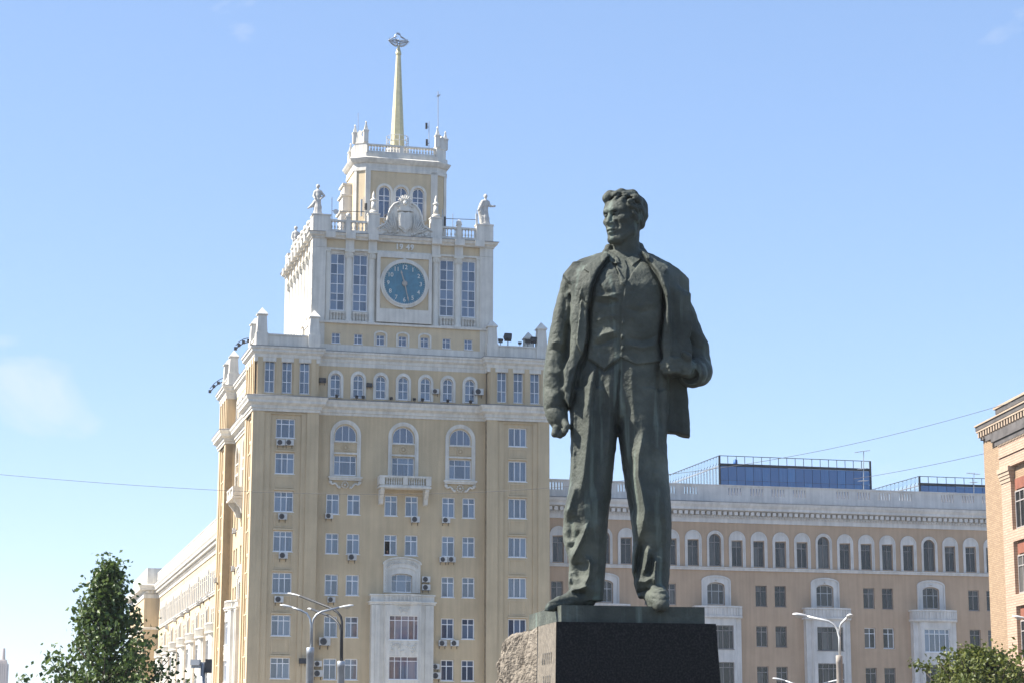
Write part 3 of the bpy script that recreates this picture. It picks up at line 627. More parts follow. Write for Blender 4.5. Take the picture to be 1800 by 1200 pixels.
m.tube([(SXC-.5, SYC, ez+.62), (SXC+.45, SYC, ez+.52)], .035, 4); m.tube([(SXC-.08, SYC, ez+1.3), (SXC+.42, SYC, ez+.8)], .045, 4); m.box(SXC-.22, SXC+.04, SYC-.05, SYC+.05, ez+1.16, ez+1.32)
m.tube([(SXC+.38*math.cos(R(a)), SYC, ez+.95+.3*math.sin(R(a))) for a in range(60, 300, 24)], .035, 4)
for k in range(5):
    a = R(90+72*k); b = R(90+72*(k+2)); m.tube([(SXC+.3*math.cos(a), SYC, ez+.42+.3*math.sin(a)), (SXC+.3*math.cos(b), SYC, ez+.42+.3*math.sin(b))], .03, 4)
m.build('wreath_emblem', MT['steel'], spire)
# ------------------------------------------------------------------ ground (below the frame, but it throws light back up)
MT['asphalt'] = surf('asphalt', (.07, .07, .072), .95, .15, .4, .3, 40)
MT['paving'] = surf('pale_granite_paving', (.40, .385, .36), .9, .12, .5, .2, 20)
m = MB(); m.add([(-4000, -4000, 0), (4000, -4000, 0), (4000, 4000, 0), (-4000, 4000, 0)], [(0, 1, 2, 3)]); g = m.build('ground', MT['asphalt']); g['kind'] = 'structure'
MT['paving2'] = surf('grey_paving', (.11, .107, .10), .9, .12, .5, .2, 20)
m = MB(); m.box(-60, 70, -40, 70, .0, .12); g = m.build('square_pavement', MT['paving2']); g['kind'] = 'structure'
P = [tw(-12, -14, 0), tw(120, -14, 0), tw(120, 140, 0), tw(-12, 140, 0)]
m = MB(); m.add([(p.x, p.y, .004) for p in P]+[(p.x, p.y, .13) for p in P], [(4, 5, 6, 7), (0, 1, 5, 4), (3, 0, 4, 7), (1, 2, 6, 5)]); g = m.build('hotel_pavement', MT['paving']); g['kind'] = 'structure'

# ------------------------------------------------------------------ hotel wings
BAYW = 10.345
def wing(F, x0, x1, px0, fm, wallmat, trim, lastfull=False, gm='glassd', split=True, side=False):
    pj = .35 if side else 1.0
    """arcaded top floor, paired windows, bow bays with balconies at px0 + k*BAYW"""
    ports = [px0+k*BAYW for k in range(-30, 30) if x0+2.2 < px0+k*BAYW < x1-1.5]
    pairs = [px0+k*BAYW+d for k in range(-30, 30) for d in (4.28, 6.1) if x0+.8 < px0+k*BAYW+d < x1-.7]
    step = BAYW/5; arcs = [(px0+k*step, k % 5 == 0) for k in range(-150, 150) if x0+.9 < px0+k*step < x1-.9]
    RW = [(13.86, 1.84), (10.31, 1.82), (6.78, 1.80), (3.3, 1.8)]
    holes = [(x-.5, x+.5, 17.36, 19.64) for x, f in arcs if not f]+[(x-.56, x+.56, 17.36, 20.22, 1) for x, f in arcs if f]
    holes += [(p-.54, p+.54, z, z+h) for p in pairs for z, h in RW]+[(p-.81, p+.81, 13.95, 15.88, 1, .32) for p in ports]
    m = MB(); m.wall(x0, x1, 0, 21.3, 0, holes, .3 if not side else .06); F.add(m, 'wall', wallmat)
    for x, f in arcs:
        m = MB(); m.ring(arch_line(x, .78, 17.3, 19.72, 14), arch_line(x, .68, 17.3, 19.72, 14), -.10*pj, .01); 
        if not f:
            m.ring(arch_line(x, .68, 17.3, 19.72, 14), [(x-.52, 17.3), (x-.52, 19.66)]+[(x+(-.52+1.04*k/12), 19.66) for k in range(1, 12)]+[(x+.52, 19.66), (x+.52, 19.66), (x+.52, 17.3)] if False else arch_line(x, .53, 17.3, 19.72, 14), -.04*pj, .01)
            m.plate([(x-.53, 19.66)]+[(a, b) for a, b in reversed(arcpts(x, 19.72, .53, 180, 0, 10))], -.015, .1)
        else: m.ring(arch_line(x, .68, 17.3, 19.72, 14), arch_line(x, .57, 17.3, 19.66, 14), -.04*pj, .01)
        F.add(m, 'arch_surround', trim)
        if f: F.win(x, .2*(.15 if side else 1), 17.36, 1.12, 2.86, (.5,), (.74,), arch=1, fm=fm, gm=gm, fw=.07, sill=False)
        else: F.win(x, .2*(.15 if side else 1), 17.36, 1.0, 2.28, (.5,), (.76,), fm=fm, gm=gm, fw=.07, sill=False)
    for i, p in enumerate(pairs):
        for j, (z, h) in enumerate(RW):
            nf = (not side) and 56 < p < 59 and j == 1
            F.win(p, .2*(.15 if side else 1), z, 1.08, h, (.5,), (.72,), fm='frame' if nf else fm, gm=gm, fw=.075, split=split and z > 6)
    # string course, frieze, dentils, cornice, parapet
    m = MB(); m.box(x0, x1, -.16, .1, 16.98, 17.16); m.box(x0, x1, -.24, .1, 17.16, 17.25); F.add(m, 'string_course', trim)
    m = MB(); m.sweep([(x0, 0), (x1, 0)], [(.0, 21.2), (.12, 21.22), (.12, 21.72), (.2, 21.76), (.2, 21.86), (.02, 21.9), (.02, 22.16), (.7, 22.3), (.7, 22.5), (.85, 22.75), (.9, 22.95), (.2, 23.1), (-.3, 23.1)]); F.add(m, 'cornice', trim)
    m = MB(); m.sweep([(x0, 0), (x1, 0)], [(-.1, 23.13), (.92, 22.96), (.92, 23.0), (-.1, 23.17)]); F.add(m, 'cornice_flashing', 'tin')
    m = MB(); n = int((x1-x0)/.52)
    for k in range(n): x = x0+(k+.5)*(x1-x0)/n; m.box(x-.16, x+.16, -.52, -.021, 21.88, 22.2)
    for k in range(n*2): x = x0+(k+.5)*(x1-x0)/n/2; m.box(x-.07, x+.07, -.27, -.19, 21.63, 21.74)
    q = F.add(m, 'dentils', trim); q['kind'] = 'stuff'
    # parapet with slotted panels: four openings, then a plain stretch
    pc = [px0+k*BAYW+1.85+a for k in range(-30, 30) for a in (0, 2.08, 4.12, 6.18)]
    slots = [c for c in pc if x0+.9 < c < x1-.9]
    m = MB(); hs = [(c-.62+.27*k+.02, c-.62+.27*k+.15, 23.68, 24.34) for c in slots for k in range(5)]
    m.wall(x0, x1, 23.1, 24.5, -.3, hs, .22); m2 = MB(); m2.wall(x0, x1, 23.1, 24.5, -.08, hs, .0); m2.f = [tuple(reversed(f)) for f in m2.f]; m.add(m2.v, m2.f)
    m.box(x0, x1, -.36, -.02, 24.5, 24.6); F.add(m, 'parapet', trim)
    for c in slots:
        m = MB()
        for k in range(5): m.lathe([(.05, 23.68), (.05, 23.76), (.035, 23.8), (.065, 23.95), (.035, 24.2), (.05, 24.26), (.05, 24.34)], c-.62+.27*k+.085+.135, -.19, 6, cap=False)
    m = MB(); m.add([(x0, -.2, 23.12), (x1, -.2, 23.12), (x1, 14, 23.12), (x0, 14, 23.12)], [(0, 1, 2, 3)]); F.add(m, 'roof', 'tin')
    for p in ports:
        m = MB(); o1 = [(p-1.30, 13.85)]+arcpts(p, 16.02, 1.30, 180, 0, 10, .42)+[(p+1.30, 13.85)]; i1 = [(p-.82, 13.85)]+arcpts(p, 15.58, .82, 180, 0, 10, .33)+[(p+.82, 13.85)]
        m.ring(o1, i1, -.08, .01); m.ring([(p-1.36, 13.85)]+arcpts(p, 16.04, 1.36, 180, 0, 10, .48)+[(p+1.36, 13.85)], [(p-1.24, 13.85)]+arcpts(p, 16.0, 1.24, 180, 0, 10, .38)+[(p+1.24, 13.85)], -.16, .01)
        m.lathe([(.01, 15.98), (.12, 16.08), (.01, 16.2)], p, -.12, 8); F.add(m, 'portal_surround', trim)
        F.win(p, .2, 13.95, 1.62, 1.92, (.3, .7), (.62,), arch=1, arz=.32, fm='frame' if not side and p < 45 and p > 40 and False else ('wingframe'), gm=gm, fw=.08, sill=False)
        # bow bay
        wz = [(10.0, 2.08), (6.8, 2.08), (3.4, 2.1)]
        m = MB(); m.wall(p-1.26, p+1.26, 0, 12.72, -1.05, [(p-1.24, p+1.24, z, z+h) for z, h in wz], .22)
        for s in (-1, 1):
            Q = [(p+s*1.26, -1.05), (p+s*1.5, -.92), (p+s*1.62, -.7), (p+s*1.62, -.62), (p+s*2.1, -.62), (p+s*2.1, .02)]
            for (xa, ya), (xb, yb) in zip(Q[:-1], Q[1:]): m.add([(xa, ya, 0), (xb, yb, 0), (xb, yb, 12.72), (xa, ya, 12.72)], [(0, 1, 2, 3)] if s > 0 else [(0, 3, 2, 1)])
        F.add(m, 'bow_bay', trim)
        for k, (z, h) in enumerate(wz):
            nf = (not side) and p > 60 and k == 0
            F.win(p, -.9, z, 2.48, h, (.2, .42, .6, .84), (.78,), fm='frame' if nf else fm, gm='glass' if nf else gm, fw=.07, split=split and z > 6)
        Bp = [(p-2.2, .02), (p-2.2, -.6)]+[(p+2.2*math.cos(math.pi*(1-k/10))*.98, -.66-.62*math.sin(math.pi*(1-k/10))) for k in range(1, 10)]+[(p+2.2, -.6), (p+2.2, .02)]
        m = MB(); m.sweep(Bp, [(-.6, 12.72), (.0, 12.72), (.05, 12.8), (.05, 12.92), (-.06, 12.95), (-.06, 13.62), (.04, 13.64), (.04, 13.78), (-.2, 13.78), (-.2, 12.95), (-.8, 12.95)]); b = F.add(m, 'balcony', trim)
        m = MB()
        for k in range(19):
            t = math.pi*(1-(k+.5)/19); x = p+2.16*math.cos(t)*.99; y = -.64-.62*math.sin(t); m.box(x-.05, x+.05, y-.03, y+.06, 12.96, 13.62)
        q = m.build('flutes', MT[trim], b); q['kind'] = 'stuff'
MT['wingframe'] = surf('grey_white_frame', (.50, .49, .47), .7, .1, 2, obrand=.15)
rw = empty('hotel_wing', tw(25.4, 5, 0), ANG, label='long pinkish hotel wing with arched top floor right of the tower', cat='building', group='hotel wings')
Fr = Fa(rw, (-25.4, 0, 0)); wing(Fr, 25.4, 78, 52.37, 'oldframe', 'pink', 'wingwhite')
m = MB(); m.box(25.45-25.4, 78-25.4, 12, 14, 0, 23); m.build('rear_wall', MT['pink'], rw)
LWU = 2.4
lw = empty('hotel_wing', tw(LWU, 25.4, 0), ANG, label='sunlit yellow hotel wing receding left of the tower', cat='building', group='hotel wings')
V0, V1 = 25.4, 117.0
Fw = Fa(lw, (0, V1-25.4, 0), -math.pi/2, False); LEN = V1-V0
wing(Fw, 0, LEN, LEN-8.0, 'wingframe', 'stucco', 'white', gm='glass', split=False, side=True)
# end pavilion of the left wing, standing 2 m proud of it
m = MB(); e0 = V1-25.4; m.box(-2, 10, e0, e0+27, 0, 21.4); pav = m.build('end_pavilion', MT['stucco'], lw)
EP = [(-2, e0), (10, e0), (10, e0+27), (-2, e0+27)]
m = MB(); m.sweep(EP, [(0, 21.2), (.12, 21.22), (.12, 21.75), (.02, 21.85), (.02, 22.16), (.7, 22.3), (.7, 22.5), (.9, 22.95), (.2, 23.1), (-.3, 23.1)], True); m.build('cornice', MT['white'], pav)
m = MB(); m.box(-1.7, 9.7, e0+.3, e0+26.7, 23.0, 25.3); m.build('parapet', MT['white'], pav)
m = MB(); m.sweep(EP, [(0, 16.95), (.16, 16.98), (.24, 17.16), (.24, 17.25), (0, 17.3)], True); m.build('string_course', MT['white'], pav)
m = MB()
for k in range(4):
    x = -1.8+.55*k
    m.box(x, x+.3, e0-.5, e0-.03, 21.88, 22.2)
q = m.build('dentils', MT['white'], pav); q['kind'] = 'stuff'
for z in (17.4, 13.9, 10.3, 6.8):
    window(lw, 0, 0, 0, 1.0, 2.2 if z > 17 else 1.8, (.5,), (.74,), fm='wingframe', split=False, xf=((-2.03, e0+5.0, z), -math.pi/2)); window(lw, 0, 0, 0, 1.0, 2.2 if z > 17 else 1.8, (.5,), (.74,), fm='wingframe', split=False, xf=((-2.03, e0+9.5, z), -math.pi/2))

# ------------------------------------------------------------------ glass penthouses behind the right wing
MT['bluepanel'] = glass('blue_facade_glass', (.018, .095, .27), (.03, .145, .36), 1.75, .05, .3)
mt, n_, l_, b_ = nodemat('clear_rail_glass'); tb = n_.new('ShaderNodeBsdfTransparent'); tb.inputs['Color'].default_value = (.80, .90, .96, 1); mxs = n_.new('ShaderNodeMixShader'); fz = n_.new('ShaderNodeFresnel'); fz.inputs['IOR'].default_value = 1.45
b_.inputs['Base Color'].default_value = (.5, .6, .7, 1); b_.inputs['Roughness'].default_value = .05; ma_ = n_.new('ShaderNodeMath'); ma_.operation = 'MULTIPLY_ADD'; ma_.inputs[1].default_value = .6; ma_.inputs[2].default_value = .06; l_.new(fz.outputs[0], ma_.inputs[0]); l_.new(ma_.outputs[0], mxs.inputs[0]); l_.new(tb.outputs[0], mxs.inputs[1]); l_.new(b_.outputs[0], mxs.inputs[2]); l_.new(mxs.outputs[0], n_['Material Output'].inputs['Surface'])
MT['clearglass'] = mt
def penthouse(u0, u1, v, depth, zr, zw, zb, n, label, tank=None):
    root = empty('glass_penthouse', tw(u0, v, 0), ANG, label=label, cat='building', group='glass penthouses')
    L = u1-u0
    m = MB(); m.box(L*.45, L-.05, .3, depth, 0, zw-.02); m.box(.05, L*.45, .08, .3, 0, zw-.02); m.build('core', MT['dark'], root)
    m = MB(); m.box(-.05, L+.05, -.06, .3, zw, zw+.22); m.build('roof_edge', MT['dark'], root)
    zs = [zb-4, zb-1.6, zb+.55, zw-.02]
    me = {}
    for j in range(3):
        for i in range(n):
            key = j
            if key not in me: q = MB(); q.box(.02, L/n-.02, 0, .05, 0, zs[j+1]-zs[j]-.03); me[key] = q.mesh('glass_panel', MT['bluepanel'])
            if j: link('glass_panel', me[key], root, (i*L/n, 0, zs[j]))
    m = MB(); m.box(.001, L, .0, .05, 0, zs[1]-.02); m.build('lower_glazing', MT['bluepanel'], root)
    nd = int(depth/(L/n))
    q = MB(); q.box(0, .05, .02, L/n-.02, 0, zw-.3-zs[1]); sm = q.mesh('side_panel', MT['clearglass'])
    q = MB(); q.box(-.05, .03, -.03, .03, 0, zw+.2-zs[1]); ml = q.mesh('mullion', MT['steel'])
    for k in range(nd): link('side_panel', sm, root, (-.03, .1+k*L/n, zs[1])); link('mullion', ml, root, (-.03, .1+k*L/n, zs[1]))
    m = MB(); m.box(-.06, .04, .1, depth, zw-.1, zw+.02); m.build('side_transom', MT['steel'], root)
    q = MB(); q.box(-.025, .025, -.025, .025, 0, zr-zw); pm = q.mesh('rail_post', MT['dark'])
    for k in range(n+1): link('rail_post', pm, root, (k*L/n, .05, zw+.2))
    for k in range(1, nd+1): link('rail_post', pm, root, (0, k*L/n, zw+.2))
    m = MB(); m.box(-.03, L+.03, .02, .08, zr+.16, zr+.22); m.build('top_rail', MT['dark'], root); m = MB(); m.box(-.03, .03, .081, depth, zr+.16, zr+.22); m.build('top_rail', MT['dark'], root)
    m = MB(); m.box(-.10, .07, -.10, .07, 0, zr+.2); m.build('corner_post', MT['dark'], root); m = MB(); m.box(L-.06, L+.10, -.10, .06, 0, zr+.2); m.build('corner_post', MT['dark'], root)
    q = MB(); q.box(.0, .02, .02, L/n-.02, 0, zr-zw-.25); rg = q.mesh('rail_glass', MT['clearglass'])
    for k in range(nd): link('rail_glass', rg, root, (-.05, .03+k*L/n, zw+.3))
    return root
penthouse(49.85, 66.07, 25, 26, 30.0, 29.2, 27.2, 18, 'larger blue glass penthouse with roof railing above the pinkish wing')
penthouse(71.5, 80.5, 25, 16, 28.65, 27.95, 26.0, 9, 'smaller blue glass penthouse beside the brick building')
MT['tank'] = surf('blue_tank', (.03, .14, .42), .5, .1, 3)
t = empty('barrel', tw(51.9, 26.0, 29.42), ANG, label='small blue barrel standing on the larger glass penthouse roof', cat='barrel')
m = MB(); m.lathe([(.22, 0), (.24, .03), (.22, .08), (.22, .22), (.235, .25), (.22, .28), (.22, .5), (.19, .55)], 0, 0, 12); m.build('body', MT['tank'], t, smooth=True); m = MB(); m.lathe([(.14, .55), (.14, .6), (.05, .62)], 0, 0, 10); m.build('lid', MT['steel'], t)

# ------------------------------------------------------------------ brick building at the right edge
BRK0 = at(1727.7, 760, 112.0); BRK0.z = 0
VPX = Vector((-.075, 1, 0)).normalized()          # its street front runs nearly along the line of sight
ba = math.atan2(-VPX.y, -VPX.x)                    # local x: from the far corner towards the camera, local -y ... outward is left
bb = empty('brick_building', BRK0, ba, label='tan brick building with a heavy bracketed cornice at the right edge', cat='building')
def brickmat(name, c1, c2, mortar, sx, sz, bump=.4):
    mt, n, l, b = nodemat(name); g = n.new('ShaderNodeTexCoord'); mp = n.new('ShaderNodeMapping'); mp.inputs['Rotation'].default_value = (math.pi/2, 0, 0)
    l.new(g.outputs['Object'], mp.inputs['Vector']); bt = n.new('ShaderNodeTexBrick'); bt.inputs['Scale'].default_value = 1; bt.inputs['Brick Width'].default_value = sx; bt.inputs['Row Height'].default_value = sz; bt.inputs['Mortar Size'].default_value = .012
    bt.inputs['Color1'].default_value = (*c1, 1); bt.inputs['Color2'].default_value = (*c2, 1); bt.inputs['Mortar'].default_value = (*mortar, 1); l.new(mp.outputs['Vector'], bt.inputs['Vector']); l.new(bt.outputs['Color'], b.inputs['Base Color']); b.inputs['Roughness'].default_value = .9
    bp = n.new('ShaderNodeBump'); bp.inputs['Strength'].default_value = bump; bp.inputs['Distance'].default_value = .02; l.new(bt.outputs['Fac'], bp.inputs['Height']); bp.invert = True; l.new(bp.outputs['Normal'], b.inputs['Normal']); return mt
MT['brick'] = brickmat('tan_brick', (.275, .185, .112), (.35, .245, .15), (.19, .135, .09), .30, .10)
MT['tile'] = surf('facing_tile', (.56, .40, .28), .8, .08, 1.2, .1, 20, obrand=.10)
MT['tileside'] = MT['tile']
MT['cornshade'] = surf('painted_shade_stone', (.11, .10, .095), .9, .2, 1.5)  # cornice shade put into the colour of the bed mouldings and slabs
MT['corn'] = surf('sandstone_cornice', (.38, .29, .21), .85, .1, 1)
MT['redpanel'] = surf('red_tile_panel', (.24, .085, .05), .7, .12, 2)
ZT = at(1727.7, 770, 112.0).z
# outward normal of the street front = local +y or -y?  choose the one pointing to -X
ny = Vector((-math.sin(ba), math.cos(ba), 0)); SG = 1 if ny.x < 0 else -1
def BX(x0, x1, o0, o1, z0, z1, m=None):
    m = m or MB(); a, b = sorted((SG*o0, SG*o1)); m.box(x0, x1, a, b, z0, z1); return m
BX(0, 30, -12, 0, 0, ZT).build('wall', MT['brick'], bb)
MT['tile'] = brickmat('facing_tile', (.38, .265, .19), (.44, .315, .23), (.22, .135, .095), .55, .135, .3)
for k, (p0, p1) in enumerate(((3.5, 5.1), (9.0, 10.8), (14.8, 16.6))):
    m = BX(p0, p1, 0.002, .22, 0, ZT-2.95); m.build('pilaster', MT['tile'], bb)
    m = MB()
    for q, (z0, z1, o) in enumerate(((2.95, 2.78, .04), (2.76, 2.62, .08), (2.60, 2.44, .12), (2.42, 2.2, .17))): BX(p0-o, p1+o, .002, .22+o, ZT-z0, ZT-z1+.02, m)
    m.build('capital', MT['corn'], bb)
m = BX(3.4, 30, .002, .25, ZT-2.2, ZT-1.62); m.build('architrave', MT['tile'], bb)
m = BX(3.4, 30, .002, .31, ZT-1.60, ZT-1.50); BX(3.4, 30, .002, .26, ZT-1.50, ZT-.98, m); m.build('frieze', MT['tile'], bb)
m = BX(3.0, 30, .002, .33, ZT-.88, ZT-.62); BX(2.6, 30, .002, .40, ZT-.62, ZT-.4, m); m.build('bed_moulding', MT['cornshade'], bb)
m = BX(1.6, 30, .002, .38, ZT-.4, ZT-.12); BX(-.06, 30, -.3, .14, ZT-.12, ZT+.3, m); m.build('cornice_bed', MT['cornshade'], bb)
m = BX(-.16, 30, -.9, .34, ZT+.30, ZT+.40); m.build('cornice_fillet', MT['corn'], bb); m = BX(-.18, 30, -.9, .36, ZT+.402, ZT+.62); m.build('cornice_slab', MT['cornshade'], bb); m = BX(-.24, 30, -.9, .42, ZT+.622, ZT+.70); m.build('cornice_cap', MT['corn'], bb)
q = BX(0, .2, .14, .31, ZT-.0, ZT+.295); dm = q.mesh('dentil', MT['corn'])
for k in range(40): link('dentil', dm, bb, (.05+.46*k, 0, 0))
m = MB()
for k in range(70): BX(3.5+.24*k, 3.62+.24*k, .26, .32, ZT-.97, ZT-.88, m)
q = m.build('small_dentils', MT['corn'], bb); q['kind'] = 'stuff'
m = BX(3.6, 30, -2, .4, ZT+.74, ZT+1.0); m.build('attic_slab', MT['cornshade'], bb); m = BX(3.4, 30, -2, .46, ZT+1.001, ZT+1.12); m.build('attic_cap', MT['corn'], bb)
# the loggia bays between the pilasters: red tile back wall, windows
for k, (a, b) in enumerate(((5.1, 9.0), (10.8, 14.8))):
    for j in range(5):
        z1 = ZT-2.9-3.3*j; m = BX(a+.3, b-.3, .002, .10, z1-.55, z1); m.build('red_panel', MT['redpanel'], bb)
        m = BX(a+.02, b-.02, .002, .24, z1-3.2, z1-2.6); m.build('balcony_front', MT['tile'], bb)
        w = window(bb, 0, 0, 0, 1.5, 1.95, (.5,), (.72,), fm='oldframe', gm='glassd', split=False, sill=False); w.location = ((a+b)/2-.9, SG*.09, z1-2.58); w.rotation_euler = (0, 0, math.pi if SG > 0 else 0)
        w = window(bb, 0, 0, 0, 1.5, 1.95, (.5,), (.72,), fm='oldframe', gm='glassd', split=False, sill=False); w.location = ((a+b)/2+.9, SG*.09, z1-2.58); w.rotation_euler = (0, 0, math.pi if SG > 0 else 0)

# ------------------------------------------------------------------ far skyscraper in the haze
D_ = 1500.0; p = at(4, 1200, D_); s_ = D_/FPX; q = at(4, 1166, D_)
sk = empty('skyscraper', (p.x, D_, 0), 0, label='far hazy skyscraper with a thin spire at the left edge', cat='tower')
MT['farstone'] = surf('far_stone', (.42, .34, .30), .9, .1, .05)
hw = 8*s_; m = MB(); m.box(-hw, hw, -hw, hw, 0, q.z); m.build('shaft', MT['farstone'], sk)
m = MB()
for x in (-.9, -.45, 0, .45, .9): m.box(hw*x-.5, hw*x+.5, -hw-.6, -hw, 0, q.z+2)
m.build('pilaster', MT['farstone'], sk)
m = MB(); m.frustum(0, 0, q.z, q.z+3, hw*.8, hw*.6); m.lathe([(hw*.42, q.z+3), (hw*.30, q.z+11), (.9, at(4, 1150, D_).z), (.2, at(4, 1142, D_).z)], 0, 0, 8); m.build('spire', MT['farstone'], sk)
m = MB(); m.box(-hw*3.2, -hw*1.001, -hw*.8, hw*.8, 0, q.z*.62); m.box(hw*1.001, hw*1.06, -hw*.8, hw*.8, 0, q.z*.3); m.build('lower_wing', MT['farstone'], sk)
# ------------------------------------------------------------------ signed-distance sculpting (numpy) for statues
def surface_nets(d, org, h):
    nx, ny, nz = d.shape; s = d < 0
    c = [s[i:nx-1+i, j:ny-1+j, k:nz-1+k] for i in (0, 1) for j in (0, 1) for k in (0, 1)]
    al = np.logical_and.reduce(c); an = np.logical_or.reduce(c); act = an & ~al
    idx = np.argwhere(act); ids = -np.ones(act.shape, np.int32); ids[act] = np.arange(len(idx))
    cor = [(i, j, k) for i in (0, 1) for j in (0, 1) for k in (0, 1)]
    val = np.stack([d[idx[:, 0]+i, idx[:, 1]+j, idx[:, 2]+k] for i, j, k in cor], 1)
    acc = np.zeros((len(idx), 3)); cnt = np.zeros(len(idx))
    for a in range(8):
        for b in range(a+1, 8):
            if sum(abs(p-q) for p, q in zip(cor[a], cor[b])) != 1: continue
            va, vb = val[:, a], val[:, b]; mk = (va < 0) != (vb < 0); t = np.where(mk, va/np.where(mk, va-vb, 1), 0)
            acc += mk[:, None]*(np.array(cor[a])+t[:, None]*(np.array(cor[b])-np.array(cor[a]))); cnt += mk
    V = (idx+acc/cnt[:, None])*h+np.array(org); F = []
    for ax in range(3):
        A = [slice(None)]*3; B = [slice(None)]*3; A[ax] = slice(0, -1); B[ax] = slice(1, None)
        sa, sb = s[tuple(A)], s[tuple(B)]; e = np.argwhere(sa != sb); u, v = [q for q in range(3) if q != ax]
        ok = (e[:, u] > 0) & (e[:, v] > 0) & (e[:, u] < d.shape[u]-1) & (e[:, v] < d.shape[v]-1); e = e[ok]
        q = []
        for du, dv in ((1, 1), (0, 1), (0, 0), (1, 0)):
            p = e.copy(); p[:, u] -= du; p[:, v] -= dv; q.append(ids[p[:, 0], p[:, 1], p[:, 2]])
        q = np.stack(q, 1); fl = sa[e[:, 0], e[:, 1], e[:, 2]]
        if ax == 1: fl = ~fl
        q = np.where(fl[:, None], q, q[:, ::-1]); F.append(q)
    return V, np.concatenate(F)
class SDF:
    def __init__(s, lo, hi, h):
        s.h = h; s.lo = np.array(lo, float); n = np.ceil((np.array(hi)-s.lo)/h).astype(int)+1
        s.ax = [s.lo[i]+h*np.arange(n[i]) for i in range(3)]; s.d = np.full(tuple(n), 9.0, np.float32)
    def reg(s, lo, hi, pad=.12):
        sl = []
        for i in range(3):
            a = int(np.clip(np.floor((lo[i]-pad-s.lo[i])/s.h), 0, len(s.ax[i])-1)); b = int(np.clip(np.ceil((hi[i]+pad-s.lo[i])/s.h)+1, a+1, len(s.ax[i]))); sl.append(slice(a, b))
        X = s.ax[0][sl[0]][:, None, None].astype(np.float32); Y = s.ax[1][sl[1]][None, :, None].astype(np.float32); Z = s.ax[2][sl[2]][None, None, :].astype(np.float32)
        return tuple(sl), X, Y, Z
    def comb(s, sl, e, k=0, op='u'):
        a = s.d[sl]
        if op == 'u':
            if k: q = np.clip(.5+.5*(e-a)/k, 0, 1); s.d[sl] = e*(1-q)+a*q-k*q*(1-q)
            else: s.d[sl] = np.minimum(a, e)
        else:
            e = -e
            if k: q = np.clip(.5-.5*(e-a)/k, 0, 1); s.d[sl] = a*q+e*(1-q)+k*q*(1-q)
            else: s.d[sl] = np.maximum(a, e)
    def cone(s, a, b, ra, rb, k=.04, op='u', sq=None):
        """tapered capsule; sq=(axis vector, factor>1) flattens it across that axis"""
        a = np.array(a, float); b = np.array(b, float); r = max(ra, rb)
        sl, X, Y, Z = s.reg(np.minimum(a, b)-r, np.maximum(a, b)+r)
        ab = b-a; L2 = max(ab@ab, 1e-9); dx, dy, dz = X-a[0], Y-a[1], Z-a[2]
        t = np.clip((dx*ab[0]+dy*ab[1]+dz*ab[2])/L2, 0, 1); px, py, pz = dx-ab[0]*t, dy-ab[1]*t, dz-ab[2]*t
        q2 = px*px+py*py+pz*pz
        if sq: n, f_ = np.array(sq[0], float), sq[1]; n = n/np.linalg.norm(n); w = px*n[0]+py*n[1]+pz*n[2]; q2 = q2+(f_*f_-1)*w*w
        s.comb(sl, np.sqrt(q2)-(ra+(rb-ra)*t), k, op)
    def chain(s, pts, rs, k=.04, op='u', sq=None):
        for i in range(len(pts)-1): s.cone(pts[i], pts[i+1], rs[i], rs[i+1], k, op, sq)
    def ell(s, c, r, M=None, k=.04, op='u'):
        c = np.array(c, float); r = np.array(r, float); rm = r.max(); sl, X, Y, Z = s.reg(c-rm, c+rm); dx, dy, dz = X-c[0], Y-c[1], Z-c[2]
        M = np.eye(3) if M is None else M
        q = [(dx*M[i][0]+dy*M[i][1]+dz*M[i][2]) for i in range(3)]
        k0 = np.sqrt(sum((q[i]/r[i])**2 for i in range(3))); k1 = np.sqrt(sum((q[i]/r[i]**2)**2 for i in range(3)))+1e-6
        s.comb(sl, k0*(k0-1)/k1, k, op)
    def loft(s, rows, k=.05, p=2.0, smooth=2, op='u'):
        """rows: (z, cx, cy, rx, ry) from any order"""
        rows = sorted(rows); z = np.array([r[0] for r in rows]); A = np.array(rows)
        lo = [(A[:, 1]-A[:, 3]).min(), (A[:, 2]-A[:, 4]).min(), z[0]]; hi = [(A[:, 1]+A[:, 3]).max(), (A[:, 2]+A[:, 4]).max(), z[-1]]
        sl, X, Y, Z = s.reg(lo, hi); zz = Z[0, 0]
        I = []
        for c in range(1, 5):
            v = np.interp(zz, z, A[:, c])
            for _ in range(smooth*3):
                w = np.pad(v, 2, 'edge'); v = (w[:-4]+2*w[1:-3]+3*w[2:-2]+2*w[3:-1]+w[4:])/9
            I.append(v[None, None, :])
        cx, cy, rx, ry = I; ux, uy = np.abs(X-cx)/rx, np.abs(Y-cy)/ry
        e = ((ux**p+uy**p)**(1/p)-1)*np.minimum(rx, ry); e = np.maximum(e, np.maximum(Z-z[-1], z[0]-Z)); s.comb(sl, e.astype(np.float32), k, op)
    def poly2(s, P, sl):
        """2-D signed distance of polygon P in x,z"""
        X = s.ax[0][sl[0]][:, None]; Z = s.ax[2][sl[2]][None, :]; dm = np.full((X.shape[0], Z.shape[1]), 1e9); sg = np.ones_like(dm); n = len(P)
        for i in range(n):
            a, b = P[i], P[i-1]; ex, ez = b[0]-a[0], b[1]-a[1]; wx, wz = X-a[0], Z-a[1]; t = np.clip((wx*ex+wz*ez)/(ex*ex+ez*ez+1e-12), 0, 1)
            dm = np.minimum(dm, (wx-ex*t)**2+(wz-ez*t)**2)
            c1, c2, c3 = Z >= a[1], Z < b[1], ex*wz > ez*wx; f_ = (c1 & c2 & c3) | (~c1 & ~c2 & ~c3); sg = np.where(f_, -sg, sg)
        return (sg*np.sqrt(dm)).astype(np.float32)
